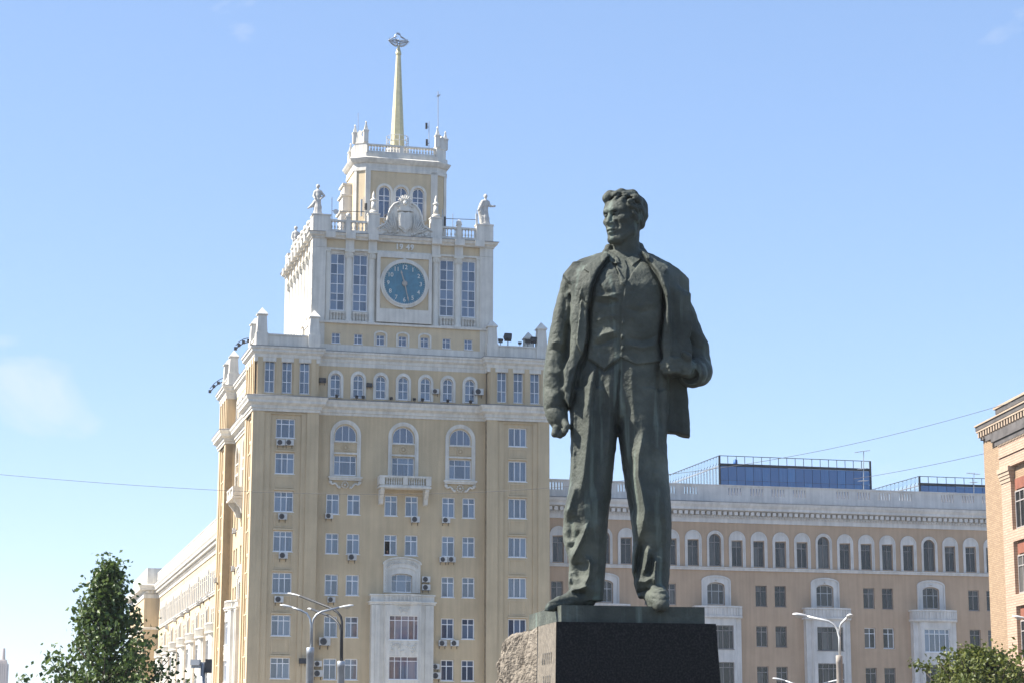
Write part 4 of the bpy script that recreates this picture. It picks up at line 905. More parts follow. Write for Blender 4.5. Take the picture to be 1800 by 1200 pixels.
    def _pr(s, P, y0, y1, pad=.1):
        a = np.array(P); return s.reg([a[:, 0].min(), y0, a[:, 1].min()], [a[:, 0].max(), y1, a[:, 1].max()], pad)
    def layer(s, P, t, ymax, k=.006, soft=.03):
        """thicken the skin by t inside polygon P on the side y<ymax (a cloth layer with a real edge)"""
        sl, X, Y, Z = s._pr(P, s.ax[1][0], ymax); g = s.poly2(P, sl)[:, None, :]; e = np.maximum(np.maximum(s.d[sl]-t, g), Y-ymax); s.comb(sl, e.astype(np.float32), k)
    def plate(s, P, ys, th, k=.03, op='u'):
        """slab with outline P; ys(X,Z) = its middle depth"""
        y = ys(s.ax[0].mean(), s.ax[2].mean()); sl, X, Y, Z = s._pr(P, y-1.0, y+1.0); g = s.poly2(P, sl)[:, None, :]; w = np.abs(Y-ys(X, Z))-th
        e = np.maximum(g, w); r = .03; e = np.minimum(np.maximum(g+r, w+r), 0)+np.sqrt(np.maximum(g+r, 0)**2+np.maximum(w+r, 0)**2)-r
        s.comb(sl, e.astype(np.float32), k, op)
    def fold(s, pts, amp, w, ymax, taper=True):
        """raise (amp>0) or sink a soft ridge along a polyline in x,z on the side y<ymax"""
        a = np.array(pts); sl, X, Y, Z = s.reg([a[:, 0].min()-2*w, s.ax[1][0], a[:, 1].min()-2*w], [a[:, 0].max()+2*w, ymax, a[:, 1].max()+2*w], 0)
        x, z = X[:, 0, :], Z[:, 0, :]; seg = np.hypot(*(a[1:]-a[:-1]).T); cum = np.r_[0, np.cumsum(seg)]; best = np.full((x.shape[0], z.shape[1]), 1e9); tt = np.zeros_like(best)
        for i in range(len(a)-1):
            e = a[i+1]-a[i]; t = np.clip(((x-a[i][0])*e[0]+(z-a[i][1])*e[1])/(e@e), 0, 1); q = (x-a[i][0]-e[0]*t)**2+(z-a[i][1]-e[1]*t)**2; mk = q < best; best = np.where(mk, q, best); tt = np.where(mk, (cum[i]+t*seg[i])/cum[-1], tt)
        g = amp*np.exp(-(best/(w*w))**.72); g = g*np.clip(np.minimum(tt, 1-tt)*5+.15, 0, 1) if taper else g
        fade = np.clip((ymax-Y)/.15, 0, 1); s.d[sl] -= (g[:, None, :]*fade).astype(np.float32)
    def noise(s, amp, cells, seed=0):
        r = np.random.default_rng(seed); n = s.d.shape; L = [s.ax[i][-1]-s.ax[i][0] for i in range(3)]; m = [max(2, int(np.ceil(l/cells))+2) for l in L]
        g = r.standard_normal(m).astype(np.float32); out = g
        for i in range(3):
            t = np.linspace(0, m[i]-1.001, n[i]); a = t.astype(int); f_ = (t-a); f_ = f_*f_*(3-2*f_); sh = [1, 1, 1]; sh[i] = -1; f_ = f_.reshape(sh).astype(np.float32); out = np.take(out, a, i)*(1-f_)+np.take(out, a+1, i)*f_
        s.d += amp*out
    def mesh(s, name, mat):
        V, F = surface_nets(s.d, s.lo, s.h); me = bpy.data.meshes.new(name); me.vertices.add(len(V)); me.vertices.foreach_set('co', V.astype(np.float32).ravel())
        me.loops.add(F.size); me.loops.foreach_set('vertex_index', F.astype(np.int32).ravel()); me.polygons.add(len(F)); me.polygons.foreach_set('loop_start', np.arange(0, F.size, 4, dtype=np.int32)); me.polygons.foreach_set('loop_total', np.full(len(F), 4, np.int32))
        me.update(calc_edges=True); me.validate(); me.materials.append(mat); me.shade_smooth(); return me

# ------------------------------------------------------------------ bronze statue
Y0 = 28.0
SP = (at(1101, 700, Y0)-at(1100, 700, Y0)).x
def P3(px, py, d=0.0): q = at(px, py, Y0+d); return np.array([q.x, q.y, q.z])
def P2(px, py, d=0.0): q = at(px, py, Y0+d); return (q.x, q.z)
def PP(L, d=0.0): return [P2(x, y, d) for x, y in L]
def rows(L):
    out = []
    for py, xl, xr, dc, hd in L:
        a, b = P3(xl, py, dc), P3(xr, py, dc); out.append((a[2], (a[0]+b[0])/2, a[1], (b[0]-a[0])/2, hd))
    return out
lo_ = P3(940, 1078); hi_ = P3(1262, 328)
B = SDF((lo_[0], Y0-1.15, lo_[2]), (hi_[0], Y0+.75, hi_[2]), .0108)
yc = Y0
# trousers
B.loft(rows([(1056, 1018, 1060, -.02, .20), (1040, 1000, 1061, -.02, .27), (1015, 999, 1063, .0, .27), (985, 1001, 1065, .0, .27), (955, 991, 1067, -.03, .29), (930, 989, 1068, -.05, .31), (900, 992, 1070, -.07, .33), (870, 999, 1074, -.06, .33), (820, 1003, 1079, -.02, .35), (770, 1003, 1084, .02, .37), (730, 1002, 1092, .05, .38), (690, 1004, 1095, .05, .38)]), .03, 2.3)
B.loft(rows([(1050, 1122, 1170, -.12, .22), (1035, 1117, 1174, -.10, .27), (1005, 1112, 1177, -.08, .28), (970, 1113, 1178, -.08, .29), (940, 1113, 1180, -.10, .31), (905, 1108, 1180, -.12, .33), (870, 1102, 1178, -.10, .34), (820, 1094, 1174, -.04, .35), (780, 1089, 1172, .0, .37), (730, 1080, 1173, .05, .39), (690, 1076, 1176, .06, .38)]), .03, 2.3)
# trunk with waistcoat
B.loft(rows([(752, 1030, 1150, .08, .24), (735, 1008, 1172, .07, .34), (710, 1004, 1174, .06, .39), (670, 1008, 1177, .05, .41), (630, 1015, 1178, .05, .40), (590, 1020, 1178, .04, .42), (550, 1016, 1180, .02, .47), (515, 1008, 1184, .02, .49), (490, 1008, 1181, .06, .44), (474, 1016, 1170, .09, .36), (463, 1036, 1154, .10, .29), (452, 1056, 1142, .11, .24), (444, 1068, 1132, .11, .20)]), .05, 2.25)
# shoulders
B.chain([P3(1062, 470, .12), P3(1028, 484, .10), P3(1013, 495, .08)], [.16, .165, .165], .08)
B.chain([P3(1135, 472, .12), P3(1162, 485, .10), P3(1175, 496, .08)], [.16, .165, .165], .08)
# near arm, hanging
B.loft(rows([(752, 972, 1001, -.10, .13), (738, 961, 999, -.10, .19), (712, 955, 996, -.07, .21), (680, 954, 993, -.03, .21), (640, 957, 994, .02, .21), (600, 964, 998, .06, .21), (560, 972, 1003, .09, .22), (525, 979, 1009, .10, .22), (500, 985, 1015, .10, .22), (485, 990, 1022, .10, .20), (476, 997, 1025, .10, .15)]), .035, 2.2)
# bent arm
E_ = P3(1229, 648, .16)
B.chain([P3(1179, 497, .08), P3(1200, 555, .12), P3(1222, 612, .16), E_], [.165, .175, .18, .175], .05)
B.chain([E_, P3(1228, 653, .06), P3(1218, 656, -.08)], [.175, .185, .20], .04)
# sleeve cuff hollow
B.cone(P3(1211, 660, -.30), P3(1214, 659, -.22), .11, .12, .0, 'd')
# jacket skirt blown back on the far side, and the near front hanging forward
B.plate(PP([(1166, 560), (1203, 540), (1209, 610), (1207, 680), (1210, 725), (1213, 768), (1196, 764), (1172, 760), (1171, 700), (1167, 640)], .12), lambda X, Z: yc+.14+0*X, .13, .05)
B.plate(PP([(1176, 520), (1204, 530), (1208, 600), (1200, 650), (1180, 660), (1168, 600)], .0), lambda X, Z: yc-.10+0*X, .16, .08)
B.plate(PP([(1001, 500), (1034, 495), (1033, 560), (1030, 612), (1014, 645), (1004, 690), (1001, 712), (995, 700), (993, 660), (996, 600)], -.2), lambda X, Z: yc-.10+.03*np.sin(Z*5), .17, .07)
B.plate(PP([(992, 500), (1020, 500), (1020, 640), (1006, 716), (988, 716), (986, 600)], .05), lambda X, Z: yc+.06+0*X, .16, .04)
# neck
B.loft(rows([(460, 1070, 1128, .10, .22), (440, 1078, 1125, .05, .21), (420, 1081, 1124, .02, .21), (395, 1084, 1124, .0, .21)]), .03)
# head: a lateral (towards the viewer's right), b forward (to the left), c up
psi = R(48); LA = np.array([math.cos(psi), -math.sin(psi), 0]); FO = np.array([-math.sin(psi), -math.cos(psi), 0]); Cc = np.array([0, 0, 1.0]); HC = P3(1096.5, 386, -.02)
tl = R(-4); FO2 = FO*math.cos(tl)+Cc*math.sin(tl); C2 = Cc*math.cos(tl)-FO*math.sin(tl); MM = np.array([LA, FO2, C2])
def H(a, b, c): return HC+LA*a+FO2*b+C2*c
B.ell(H(0, -.05, .07), (.245, .29, .265), MM, .04)
B.ell(H(0, .10, -.10), (.185, .185, .27), MM, .05)
B.ell(H(-.01, .115, .13), (.205, .16, .15), MM, .05)
for s in (-1, 1):
    B.chain([H(s*.185, -.06, -.08), H(s*.17, .02, -.20), H(s*.075, .19, -.30)], [.05, .055, .055], .05)
    B.ell(H(s*.145, .165, -.03), (.07, .08, .055), MM, .05)
B.ell(H(0, .215, -.295), (.085, .07, .06), MM, .04)
B.chain([H(-.155, .185, .095), H(-.06, .255, .098), H(.06, .255, .098), H(.155, .185, .095)], [.04, .045, .045, .04], .03)
for s in (-1, 1):
    B.ell(H(s*.095, .275, .032), (.07, .085, .048), MM, .018, 'd'); B.ell(H(s*.095, .195, .03), (.048, .045, .036), MM, .008)
    B.cone(H(s*.05, .262, .052), H(s*.14, .225, .05), .014, .012, .01); B.cone(H(s*.055, .25, .005), H(s*.135, .22, .005), .012, .010, .012)
B.chain([H(0, .25, .085), H(0, .278, .0), H(0, .318, -.07)], [.024, .028, .033], .016)
for s in (-1, 1): B.ell(H(s*.036, .283, -.082), (.024, .034, .022), MM, .015)
B.chain([H(-.085, .245, -.178), H(-.03, .287, -.166), H(0, .285, -.168), H(.03, .287, -.166), H(.085, .245, -.178)], [.014, .022, .02, .022, .014], .014)
B.chain([H(-.07, .245, -.205), H(0, .283, -.212), H(.07, .245, -.205)], [.016, .027, .016], .014)
B.chain([H(-.085, .262, -.188), H(0, .302, -.187), H(.085, .262, -.188)], [.008, .009, .008], .006, 'd')
B.chain([H(.09, .24, -.07), H(.115, .225, -.15)], [.012, .012], .03, 'd'); B.chain([H(-.09, .24, -.07), H(-.115, .225, -.15)], [.012, .012], .03, 'd')
for s in (-1, 1):
    B.ell(H(s*.245, -.04, .0), (.03, .062, .105), MM, .015); B.ell(H(s*.275, -.02, .015), (.02, .03, .055), MM, .01, 'd')
# hair swept back in heavy locks
B.ell(H(0, -.11, .115), (.258, .275, .255), MM, .02)
for pts, r_ in (([(1069, 355, -.08), (1066, 349, -.09), (1073, 344, -.08), (1087, 348, -.02)], [.035, .055, .068, .11]), ([(1081, 351, -.19), (1084, 344, -.17), (1092, 340, -.11), (1105, 346, .0)], [.03, .05, .06, .10]),
               ([(1093, 352, -.24), (1099, 345, -.20), (1111, 343, -.09), (1124, 357, .03)], [.028, .05, .07, .085]), ([(1106, 354, -.30), (1117, 350, -.22), (1128, 362, -.06)], [.035, .065, .085]), ([(1111, 362, -.27), (1121, 366, -.20), (1130, 380, -.04)], [.04, .06, .08]), ([(1114, 374, -.24), (1122, 384, -.15), (1127, 396, .0)], [.03, .05, .06])):
    B.chain([P3(*p) for p in pts], [q*.92 for q in r_], .055)
for L in ([(1070, 352), (1080, 344), (1096, 346)], [(1083, 352), (1092, 345), (1110, 350), (1126, 368)], [(1096, 353), (1108, 349), (1122, 360), (1132, 382)], [(1108, 358), (1120, 365), (1130, 388)], [(1076, 350), (1086, 341), (1104, 342)], [(1114, 370), (1122, 378), (1128, 396)], [(1102, 348), (1116, 349), (1130, 368)]): B.fold(PP(L, -.2), -.018, 1.5*SP, yc+.35)
# shoes
B.chain([P3(1030, 1046, -.06), P3(1008, 1052, -.22), P3(985, 1059, -.38), P3(967, 1064, -.50)], [.135, .11, .085, .06], .03)
B.chain([P3(1036, 1056, .02), P3(1000, 1062, -.26), P3(963, 1069, -.54)], [.085, .07, .05], .02)
B.chain([P3(1148, 1042, -.12), P3(1153, 1046, -.32), P3(1160, 1052, -.52), P3(1163, 1056, -.62)], [.15, .145, .125, .09], .03)
B.chain([P3(1150, 1055, -.10), P3(1155, 1058, -.34), P3(1164, 1062, -.64)], [.12, .125, .095], .015)
# cloth layers: waistcoat, jacket fronts, lapels, collar, tie
fr = yc-.05
B.layer(PP([(1036, 470), (1074, 455), (1097, 505), (1128, 455), (1165, 470), (1170, 600), (1164, 632), (1120, 640), (1092, 628), (1062, 650), (1034, 628), (1026, 600)], -.38), .032, fr)
B.layer(PP([(1087, 452), (1100, 452), (1103, 470), (1099, 505), (1096, 508), (1091, 500), (1084, 470)], -.38), .03, fr)
B.layer(PP([(1071, 436), (1086, 448), (1090, 462), (1083, 466), (1070, 458)], -.3), .035, fr); B.layer(PP([(1104, 452), (1122, 440), (1128, 452), (1112, 468)], -.3), .035, fr)
B.layer(PP([(1068, 436), (1073, 446), (1052, 478), (1040, 505), (1034, 545), (1032, 590), (1027, 618), (1012, 645), (1003, 675), (1000, 712), (994, 700), (995, 640), (1001, 560), (1003, 500), (990, 476), (1010, 452), (1050, 436)], -.35), .07, yc+.3, .010)
B.layer(PP([(1128, 434), (1137, 455), (1152, 484), (1164, 512), (1168, 540), (1163, 580), (1160, 600), (1164, 625), (1168, 650), (1215, 660), (1215, 480), (1180, 456), (1150, 440)], -.35), .085, yc+.3, .010)
B.layer(PP([(1068, 438), (1070, 448), (1048, 484), (1038, 512), (1034, 540), (1021, 520), (1026, 485), (1036, 480), (1026, 472), (1050, 448)], -.42), .03, fr)
B.layer(PP([(1130, 438), (1142, 462), (1158, 495), (1166, 530), (1178, 508), (1176, 486), (1166, 482), (1174, 472), (1150, 448)], -.42), .03, fr)
B.chain([P3(1064, 446, .0), P3(1070, 436, .06), P3(1100, 430, .28), P3(1124, 434, .10), P3(1134, 448, -.02)], [.05, .05, .05, .05, .05], .03)
# buttons and seams of the waistcoat
for py in (518, 540, 567, 592, 612): c = P3(1094, py, -.43); B.ell(c, (.028, .03, .028), None, .008)
def fo(L, amp, w, d=-.35, ym=None): B.fold(PP(L, d), amp, w*SP, fr if ym is None else ym)
fo([(1097, 505), (1092, 540), (1090, 590), (1090, 630)], -.022, 2.2); fo([(1099, 505), (1094, 540), (1092, 590), (1092, 630)], .018, 2.5)
for L, a, w in (([(1045, 522), (1065, 526), (1088, 520)], .035, 4), ([(1046, 532), (1068, 538), (1088, 532)], -.03, 4), ([(1044, 596), (1062, 588), (1085, 584)], .04, 5), ([(1042, 606), (1064, 602), (1088, 592)], -.035, 4.5), ([(1046, 565), (1066, 558), (1086, 560)], .02, 5),
                ([(1100, 545), (1125, 552), (1155, 545)], -.02, 5), ([(1100, 595), (1128, 600), (1156, 590)], -.028, 5), ([(1100, 606), (1130, 612), (1158, 604)], .028, 5),
                ([(1052, 500), (1066, 512), (1080, 512)], .03, 8), ([(1048, 492), (1056, 514)], -.02, 4), ([(1058, 524), (1084, 528)], .02, 2.5)): fo(L, a, w)
# trousers: fly, pleats, knee and calf folds
for L, a, w in (([(1092, 632), (1086, 690), (1085, 760)], -.04, 4), ([(1045, 640), (1040, 690), (1034, 760), (1026, 830), (1018, 880)], .055, 9), ([(1062, 660), (1058, 720), (1052, 800), (1046, 880)], -.035, 9), ([(1052, 646), (1046, 690), (1043, 720)], -.035, 4), ([(1070, 655), (1072, 720), (1070, 800)], .025, 7),
                ([(1010, 700), (1008, 780), (1008, 840)], .03, 6), ([(1012, 850), (1004, 878), (996, 905)], .05, 8), ([(1006, 905), (1004, 950)], -.05, 9), ([(1033, 918), (1025, 940), (1013, 965), (1004, 985)], .075, 6), ([(1020, 930), (1010, 955), (1002, 962)], -.05, 6), ([(1030, 975), (1037, 990), (1035, 1012), (1026, 1030)], .065, 5), ([(1018, 985), (1018, 1015)], -.06, 9), ([(1002, 1000), (1001, 1025)], .03, 5),
                ([(1002, 1036), (1018, 1034), (1036, 1028)], .05, 4), ([(1006, 1042), (1030, 1040)], -.03, 4), ([(1055, 900), (1052, 960), (1050, 1020)], .03, 7),
                ([(1130, 760), (1122, 800), (1120, 840), (1126, 865), (1132, 900), (1128, 930), (1121, 950)], .085, 9), ([(1106, 800), (1112, 870), (1118, 910)], -.045, 8), ([(1148, 700), (1146, 800), (1146, 880)], -.03, 8), ([(1121, 950), (1116, 975), (1115, 1010)], .05, 5), ([(1128, 945), (1125, 985), (1123, 1010)], -.045, 9), ([(1139, 962), (1136, 985), (1130, 1010)], .07, 5), ([(1153, 980), (1150, 1005), (1149, 1028)], .07, 5), ([(1144, 975), (1142, 1010)], -.03, 5),
                ([(1118, 1020), (1134, 1022), (1150, 1012)], .04, 5), ([(1165, 860), (1170, 930), (1168, 1010)], .025, 7), ([(1120, 1040), (1136, 1036), (1146, 1034)], -.03, 3), ([(1158, 640), (1160, 700), (1164, 760)], -.03, 5), ([(1110, 640), (1112, 700), (1116, 760)], .022, 8)): fo(L, a*1.35, w*.9)
for L, a, w in (([(1140, 458), (1153, 484), (1165, 512), (1168, 540), (1163, 580), (1160, 602), (1165, 632)], -.075, 3.2), ([(1071, 450), (1053, 480), (1043, 505), (1037, 545), (1035, 590), (1030, 620), (1016, 645)], -.065, 3.4), ([(1150, 482), (1172, 520), (1176, 590)], .04, 5), ([(1034, 628), (1048, 640), (1062, 652), (1078, 640), (1092, 630)], -.03, 2.5), ([(1040, 655), (1034, 700), (1028, 740)], .05, 5)): fo(L, a, w)
# jacket and sleeve folds
for L, a, w in (([(1003, 490), (1005, 530), (1000, 580), (997, 640)], -.06, 4), ([(1016, 500), (1018, 540), (1014, 590), (1008, 640)], .045, 6), ([(1024, 515), (1024, 560), (1022, 600)], -.035, 5), ([(1004, 565), (1000, 600), (998, 635)], -.09, 4), ([(1012, 640), (1000, 655), (995, 690)], .05, 5),
                ([(990, 500), (994, 530), (992, 560)], -.03, 4), ([(968, 602), (980, 598), (993, 606)], .04, 4), ([(964, 612), (978, 612), (992, 618)], -.035, 4), ([(960, 648), (975, 655), (990, 648)], .035, 5), ([(958, 672), (972, 684), (990, 690)], -.035, 5), ([(966, 700), (980, 690), (992, 680)], .03, 5), ([(960, 718), (978, 714), (992, 716)], -.035, 4), ([(976, 520), (972, 580), (966, 640)], .02, 6),
                ([(1176, 500), (1186, 560), (1192, 620)], -.05, 6), ([(1168, 540), (1174, 600), (1178, 640)], .03, 6), ([(1204, 560), (1222, 578), (1240, 588)], .03, 5), ([(1208, 590), (1226, 604), (1243, 608)], -.035, 5), ([(1206, 615), (1225, 622), (1246, 626)], .03, 5), ([(1222, 634), (1234, 652), (1240, 664)], .03, 5), ([(1186, 690), (1190, 730), (1193, 762)], -.03, 6), ([(1202, 690), (1203, 730), (1206, 764)], .03, 5)): fo(L, a*.62, w*1.25, -.25, yc+.45)
# hand of the hanging arm: palm, four curled fingers and the thumb
B.cone(P3(984, 742, -.12), P3(988, 754, -.14), .12, .10, .03, sq=((1, 0, 0), 1.35))
for i in range(4):
    d = -.24+.085*i; a = P3(977+2*i, 752+.5*i, d); b = P3(975+2.2*i, 762-1.0*i, d-.01); c = P3(984+2*i, 764-1.2*i, d+.0); e = P3(990+1.5*i, 757-.5*i, d)
    B.chain([a, b, c, e], [.047, .046, .044, .038], .012)
B.chain([P3(990, 738, -.22), P3(996, 748, -.30), P3(993, 757, -.32)], [.05, .045, .036], .02)
B.cone(P3(1212, 649, -.12), P3(1205, 646, -.24), .13, .115, .02)                     # wrist in the sleeve
B.cone(P3(1203, 645, -.26), P3(1190, 643, -.31), .115, .10, .03, sq=((0, 1, 0), 1.5))   # palm
for i, (dy, L) in enumerate(((-9, 22), (-3.2, 26), (3.2, 25), (9, 20))):
    a = P3(1192, 642+dy, -.33); b = P3(1190-L*.55, 641+dy*1.05, -.37); c = P3(1190-L, 643+dy, -.33); e = P3(1191-L*1.05, 645+dy, -.26)
    B.chain([a, b, c, e], [.046, .044, .040, .034], .008)
B.chain([P3(1207, 636, -.28), P3(1209, 627, -.34), P3(1202, 621, -.37)], [.055, .047, .036], .025)
# shoe welts and laces
fo([(1140, 1050), (1160, 1056), (1184, 1052)], -.012, 2, -.5); fo([(1142, 1034), (1156, 1036), (1168, 1034)], .018, 2, -.4); fo([(1144, 1039), (1158, 1041), (1172, 1039)], .018, 2, -.4)
fo([(960, 1062), (985, 1058), (1010, 1052)], -.012, 2, -.4)
B.chain([P3(996, 560, .06), P3(995, 620, .04), P3(996, 690, .0)], [.09, .09, .07], .03)
B.noise(.0032, .10, 1); B.noise(.002, .045, 2)
zfoot = P3(1150, 1066, -.3)[2]
stat = empty('bronze_statue', (P3(1100, 1066)[0], Y0, zfoot), 0, label='dark green bronze statue of a standing man in an open suit', cat='statue')
mt, n_, l_, b_ = nodemat('bronze_patina')
g = n_.new('ShaderNodeTexCoord'); na = n_.new('ShaderNodeTexNoise'); na.inputs['Scale'].default_value = 1.6; na.inputs['Detail'].default_value = 8; na.inputs['Roughness'].default_value = .6; l_.new(g.outputs['Object'], na.inputs['Vector'])
ra = n_.new('ShaderNodeValToRGB'); e = ra.color_ramp.elements; e[0].position = .3; e[0].color = (.046, .051, .045, 1); e[1].position = .72; e[1].color = (.128, .138, .114, 1); q_ = ra.color_ramp.elements.new(.52); q_.color = (.075, .082, .070, 1)
l_.new(na.outputs['Fac'], ra.inputs['Fac'])
mp_ = n_.new('ShaderNodeMapping'); mp_.inputs['Scale'].default_value = (3.5, 3.5, .25); l_.new(g.outputs['Object'], mp_.inputs['Vector']); nb = n_.new('ShaderNodeTexNoise'); nb.inputs['Scale'].default_value = 1.4; nb.inputs['Detail'].default_value = 5; l_.new(mp_.outputs['Vector'], nb.inputs['Vector'])
rb = n_.new('ShaderNodeValToRGB'); rb.color_ramp.elements[0].position = .57; rb.color_ramp.elements[1].position = .68; l_.new(nb.outputs['Fac'], rb.inputs['Fac'])
mx_ = n_.new('ShaderNodeMix'); mx_.data_type = 'RGBA'; mx_.inputs[7].default_value = (.135, .165, .142, 1); l_.new(rb.outputs['Color'], mx_.inputs[0]); l_.new(ra.outputs['Color'], mx_.inputs[6]); l_.new(mx_.outputs[2], b_.inputs['Base Color'])
b_.inputs['Metallic'].default_value = 0; b_.inputs['Roughness'].default_value = .6; b_.inputs['Specular IOR Level'].default_value = .10
nc = n_.new('ShaderNodeTexNoise'); nc.inputs['Scale'].default_value = 26; nc.inputs['Detail'].default_value = 4; l_.new(g.outputs['Object'], nc.inputs['Vector']); bp_ = n_.new('ShaderNodeBump'); bp_.inputs['Strength'].default_value = .55; bp_.inputs['Distance'].default_value = .03; l_.new(nc.outputs['Fac'], bp_.inputs['Height']); l_.new(bp_.outputs['Normal'], b_.inputs['Normal'])
MT['bronze'] = mt
me = B.mesh('figure', mt); o = link('figure', me, stat); o.location = (-stat.location.x, -stat.location.y, -stat.location.z)
del B
# bronze slab under the feet
PA = R(11.0); pu = Vector((math.cos(PA), math.sin(PA), 0)); pv = Vector((-math.sin(PA), math.cos(PA), 0))
c0 = at(986.5, 1062.5, Y0-.75); zt = c0.z; zb = at(986.5, 1092.5, Y0-.75).z
wd = 2.0
for _ in range(30):
    q = c0+pu*wd; s_ = (q-CAMP); pxr = 900+FPX*s_.dot(RI)/s_.dot(FW); wd += (1238.5-pxr)*.006
dp = 2.1
def slab(m, o, w, d, z0, z1):
    A = [o, o+pu*w, o+pu*w+pv*d, o+pv*d]; m.add([(p.x, p.y, z0) for p in A]+[(p.x, p.y, z1) for p in A], [(0, 3, 2, 1), (4, 5, 6, 7), (0, 1, 5, 4), (1, 2, 6, 5), (2, 3, 7, 6), (3, 0, 4, 7)]); return m
o = slab(MB(), c0, wd, dp, zb+.004, zt).build('plinth', MT['bronze'], stat); o.location = (-stat.location.x, -stat.location.y, -stat.location.z)
# ------------------------------------------------------------------ granite pedestal: polished front, rough-hewn flank
mt, n_, l_, b_ = nodemat('black_granite'); g = n_.new('ShaderNodeTexCoord'); na = n_.new('ShaderNodeTexNoise'); na.inputs['Scale'].default_value = 40; na.inputs['Detail'].default_value = 5; l_.new(g.outputs['Object'], na.inputs['Vector']); ra = n_.new('ShaderNodeValToRGB'); ra.color_ramp.elements[0].color = (.006, .0058, .006, 1); ra.color_ramp.elements[1].color = (.03, .027, .026, 1); ra.color_ramp.elements[0].position = .42; ra.color_ramp.elements[1].position = .75
l_.new(na.outputs['Fac'], ra.inputs['Fac']); l_.new(ra.outputs['Color'], b_.inputs['Base Color']); b_.inputs['Roughness'].default_value = .45; b_.inputs['Specular IOR Level'].default_value = .16; MT['granite'] = mt
MT['rough'] = surf('rough_hewn_granite', (.28, .24, .19), .95, .22, 9, 1.0, 26, col2=(.11, .092, .072), detail=8)
MT['dressed'] = surf('dressed_granite', (.20, .172, .135), .9, .15, 14, .35, 60, col2=(.11, .095, .075), detail=8)
MT['inscr'] = surf('worn_inscription', (.13, .12, .105), .8, .1, 6)
ped = empty('granite_pedestal', (c0.x, c0.y, 0), PA, label='dark granite pedestal with rough-hewn left side under the statue', cat='pedestal')
# local frame: x along the front, y into the block
ov = .085; yb_ = -.09; zt2 = zb; W2 = wd+ov+.125
m = MB(); x0 = -ov
# front block: dressed left return, polished front (slightly wider at the foot)
vs = [(x0-.06, yb_-.06, 0), (W2-ov+.2, yb_-.06, 0), (W2-ov+.2, 1.0, 0), (x0-.06, 1.0, 0), (x0, yb_, zt2), (W2-ov, yb_, zt2), (W2-ov, 1.0, zt2), (x0, 1.0, zt2)]
m.add(vs, [(4, 5, 6, 7), (0, 1, 5, 4), (1, 2, 6, 5), (2, 3, 7, 6)]); m.build('polished_block', MT['granite'], ped)
m = MB(); d1 = 1.15; k = lambda y: yb_-.10+(y)
m.add([(x0-.062, yb_-.058, 0), (x0-.062, yb_+d1, 0), (x0-.002, yb_+d1, zt2-.002), (x0-.002, yb_+.001, zt2-.002)], [(0, 3, 2, 1)]); m.build('dressed_face', MT['dressed'], ped)
# rough flank: a displaced grid bulging outwards towards the back
N, K = 60, 70; vs = []; fs = []; rr = np.random.default_rng(4)
def vnoise(n1, n2, c, seed):
    r = np.random.default_rng(seed); gg = r.standard_normal((c+2, c+2)); a = np.linspace(0, c, n1); b = np.linspace(0, c, n2); ia, ib = a.astype(int), b.astype(int); fa, fb = a-ia, b-ib; fa = (fa*fa*(3-2*fa))[:, None]; fb = (fb*fb*(3-2*fb))[None, :]
    return (gg[np.ix_(ia, ib)]*(1-fa)*(1-fb)+gg[np.ix_(ia+1, ib)]*fa*(1-fb)+gg[np.ix_(ia, ib+1)]*(1-fa)*fb+gg[np.ix_(ia+1, ib+1)]*fa*fb)
nz_ = .05*vnoise(N+1, K+1, 7, 1)+.035*vnoise(N+1, K+1, 16, 2)+.028*vnoise(N+1, K+1, 34, 3)
for i in range(N+1):
    t = i/N; y = yb_+d1+t*1.05
    for j in range(K+1):
        u = j/K; z = zt2*u+(.0 if u < 1 else .0)
        dz = (1-u)*zt2; bul = min(1, t*2.2); q_ = float(np.interp(dz, [0, .03, .1, .3, .45, .75, 1.5, 3.5], [0, .06, .16, .24, .31, .35, .42, .5]))
        z -= .05*bul*(u > .995); x = x0-.06*(1-u)-.012-bul*q_-nz_[i, j]*bul*min(1, dz*6+.2)
        vs.append((x, y, z))
for i in range(N):
    for j in range(K): a = i*(K+1)+j; fs.append((a, a+1, a+K+2, a+K+1))
# top and back closing faces
top = [i*(K+1)+K for i in range(N+1)]; b0 = len(vs); vs += [(W2*.5, yb_+d1, zt2-.01), (W2*.5, yb_+d1+1.05, zt2-.01)]; fs.append(tuple(reversed(top))[::-1]+(b0+1, b0)); m = MB(); m.add(vs, fs); o = m.build('rough_flank', MT['rough'], ped)
m = MB(); m.box(.05, W2-ov+.05, 1.001, yb_+d1+1.05, 0, zt2-.012); m.build('rear_block', MT['granite'], ped)
# worn inscription lines on the dressed face
rr = random.Random(2); q0 = 0
for ln, (zz, nl) in enumerate(((2.66, 5), (2.36, 4), (2.05, 6))):
    for k2 in range(nl):
        yy = yb_+.25+k2*.13+(0 if nl > 4 else .05); u = zz/zt2; xx = x0-.06*(1-u)-.005
        m = MB(); h_ = .15; m.box(xx-.004, xx, yy, yy+.018, zz, zz+h_); kk = rr.randrange(4)
        if kk != 1: m.box(xx-.0035, xx, yy+.018, yy+.062, zz+h_-.022, zz+h_)
        if kk != 2: m.box(xx-.0035, xx, yy+.018, yy+.062, zz+h_*.45, zz+h_*.45+.02)
        if kk != 0: m.box(xx-.003, xx, yy+.05, yy+.066, zz, zz+h_*.44)
        m.build('letter', MT['inscr'], ped)
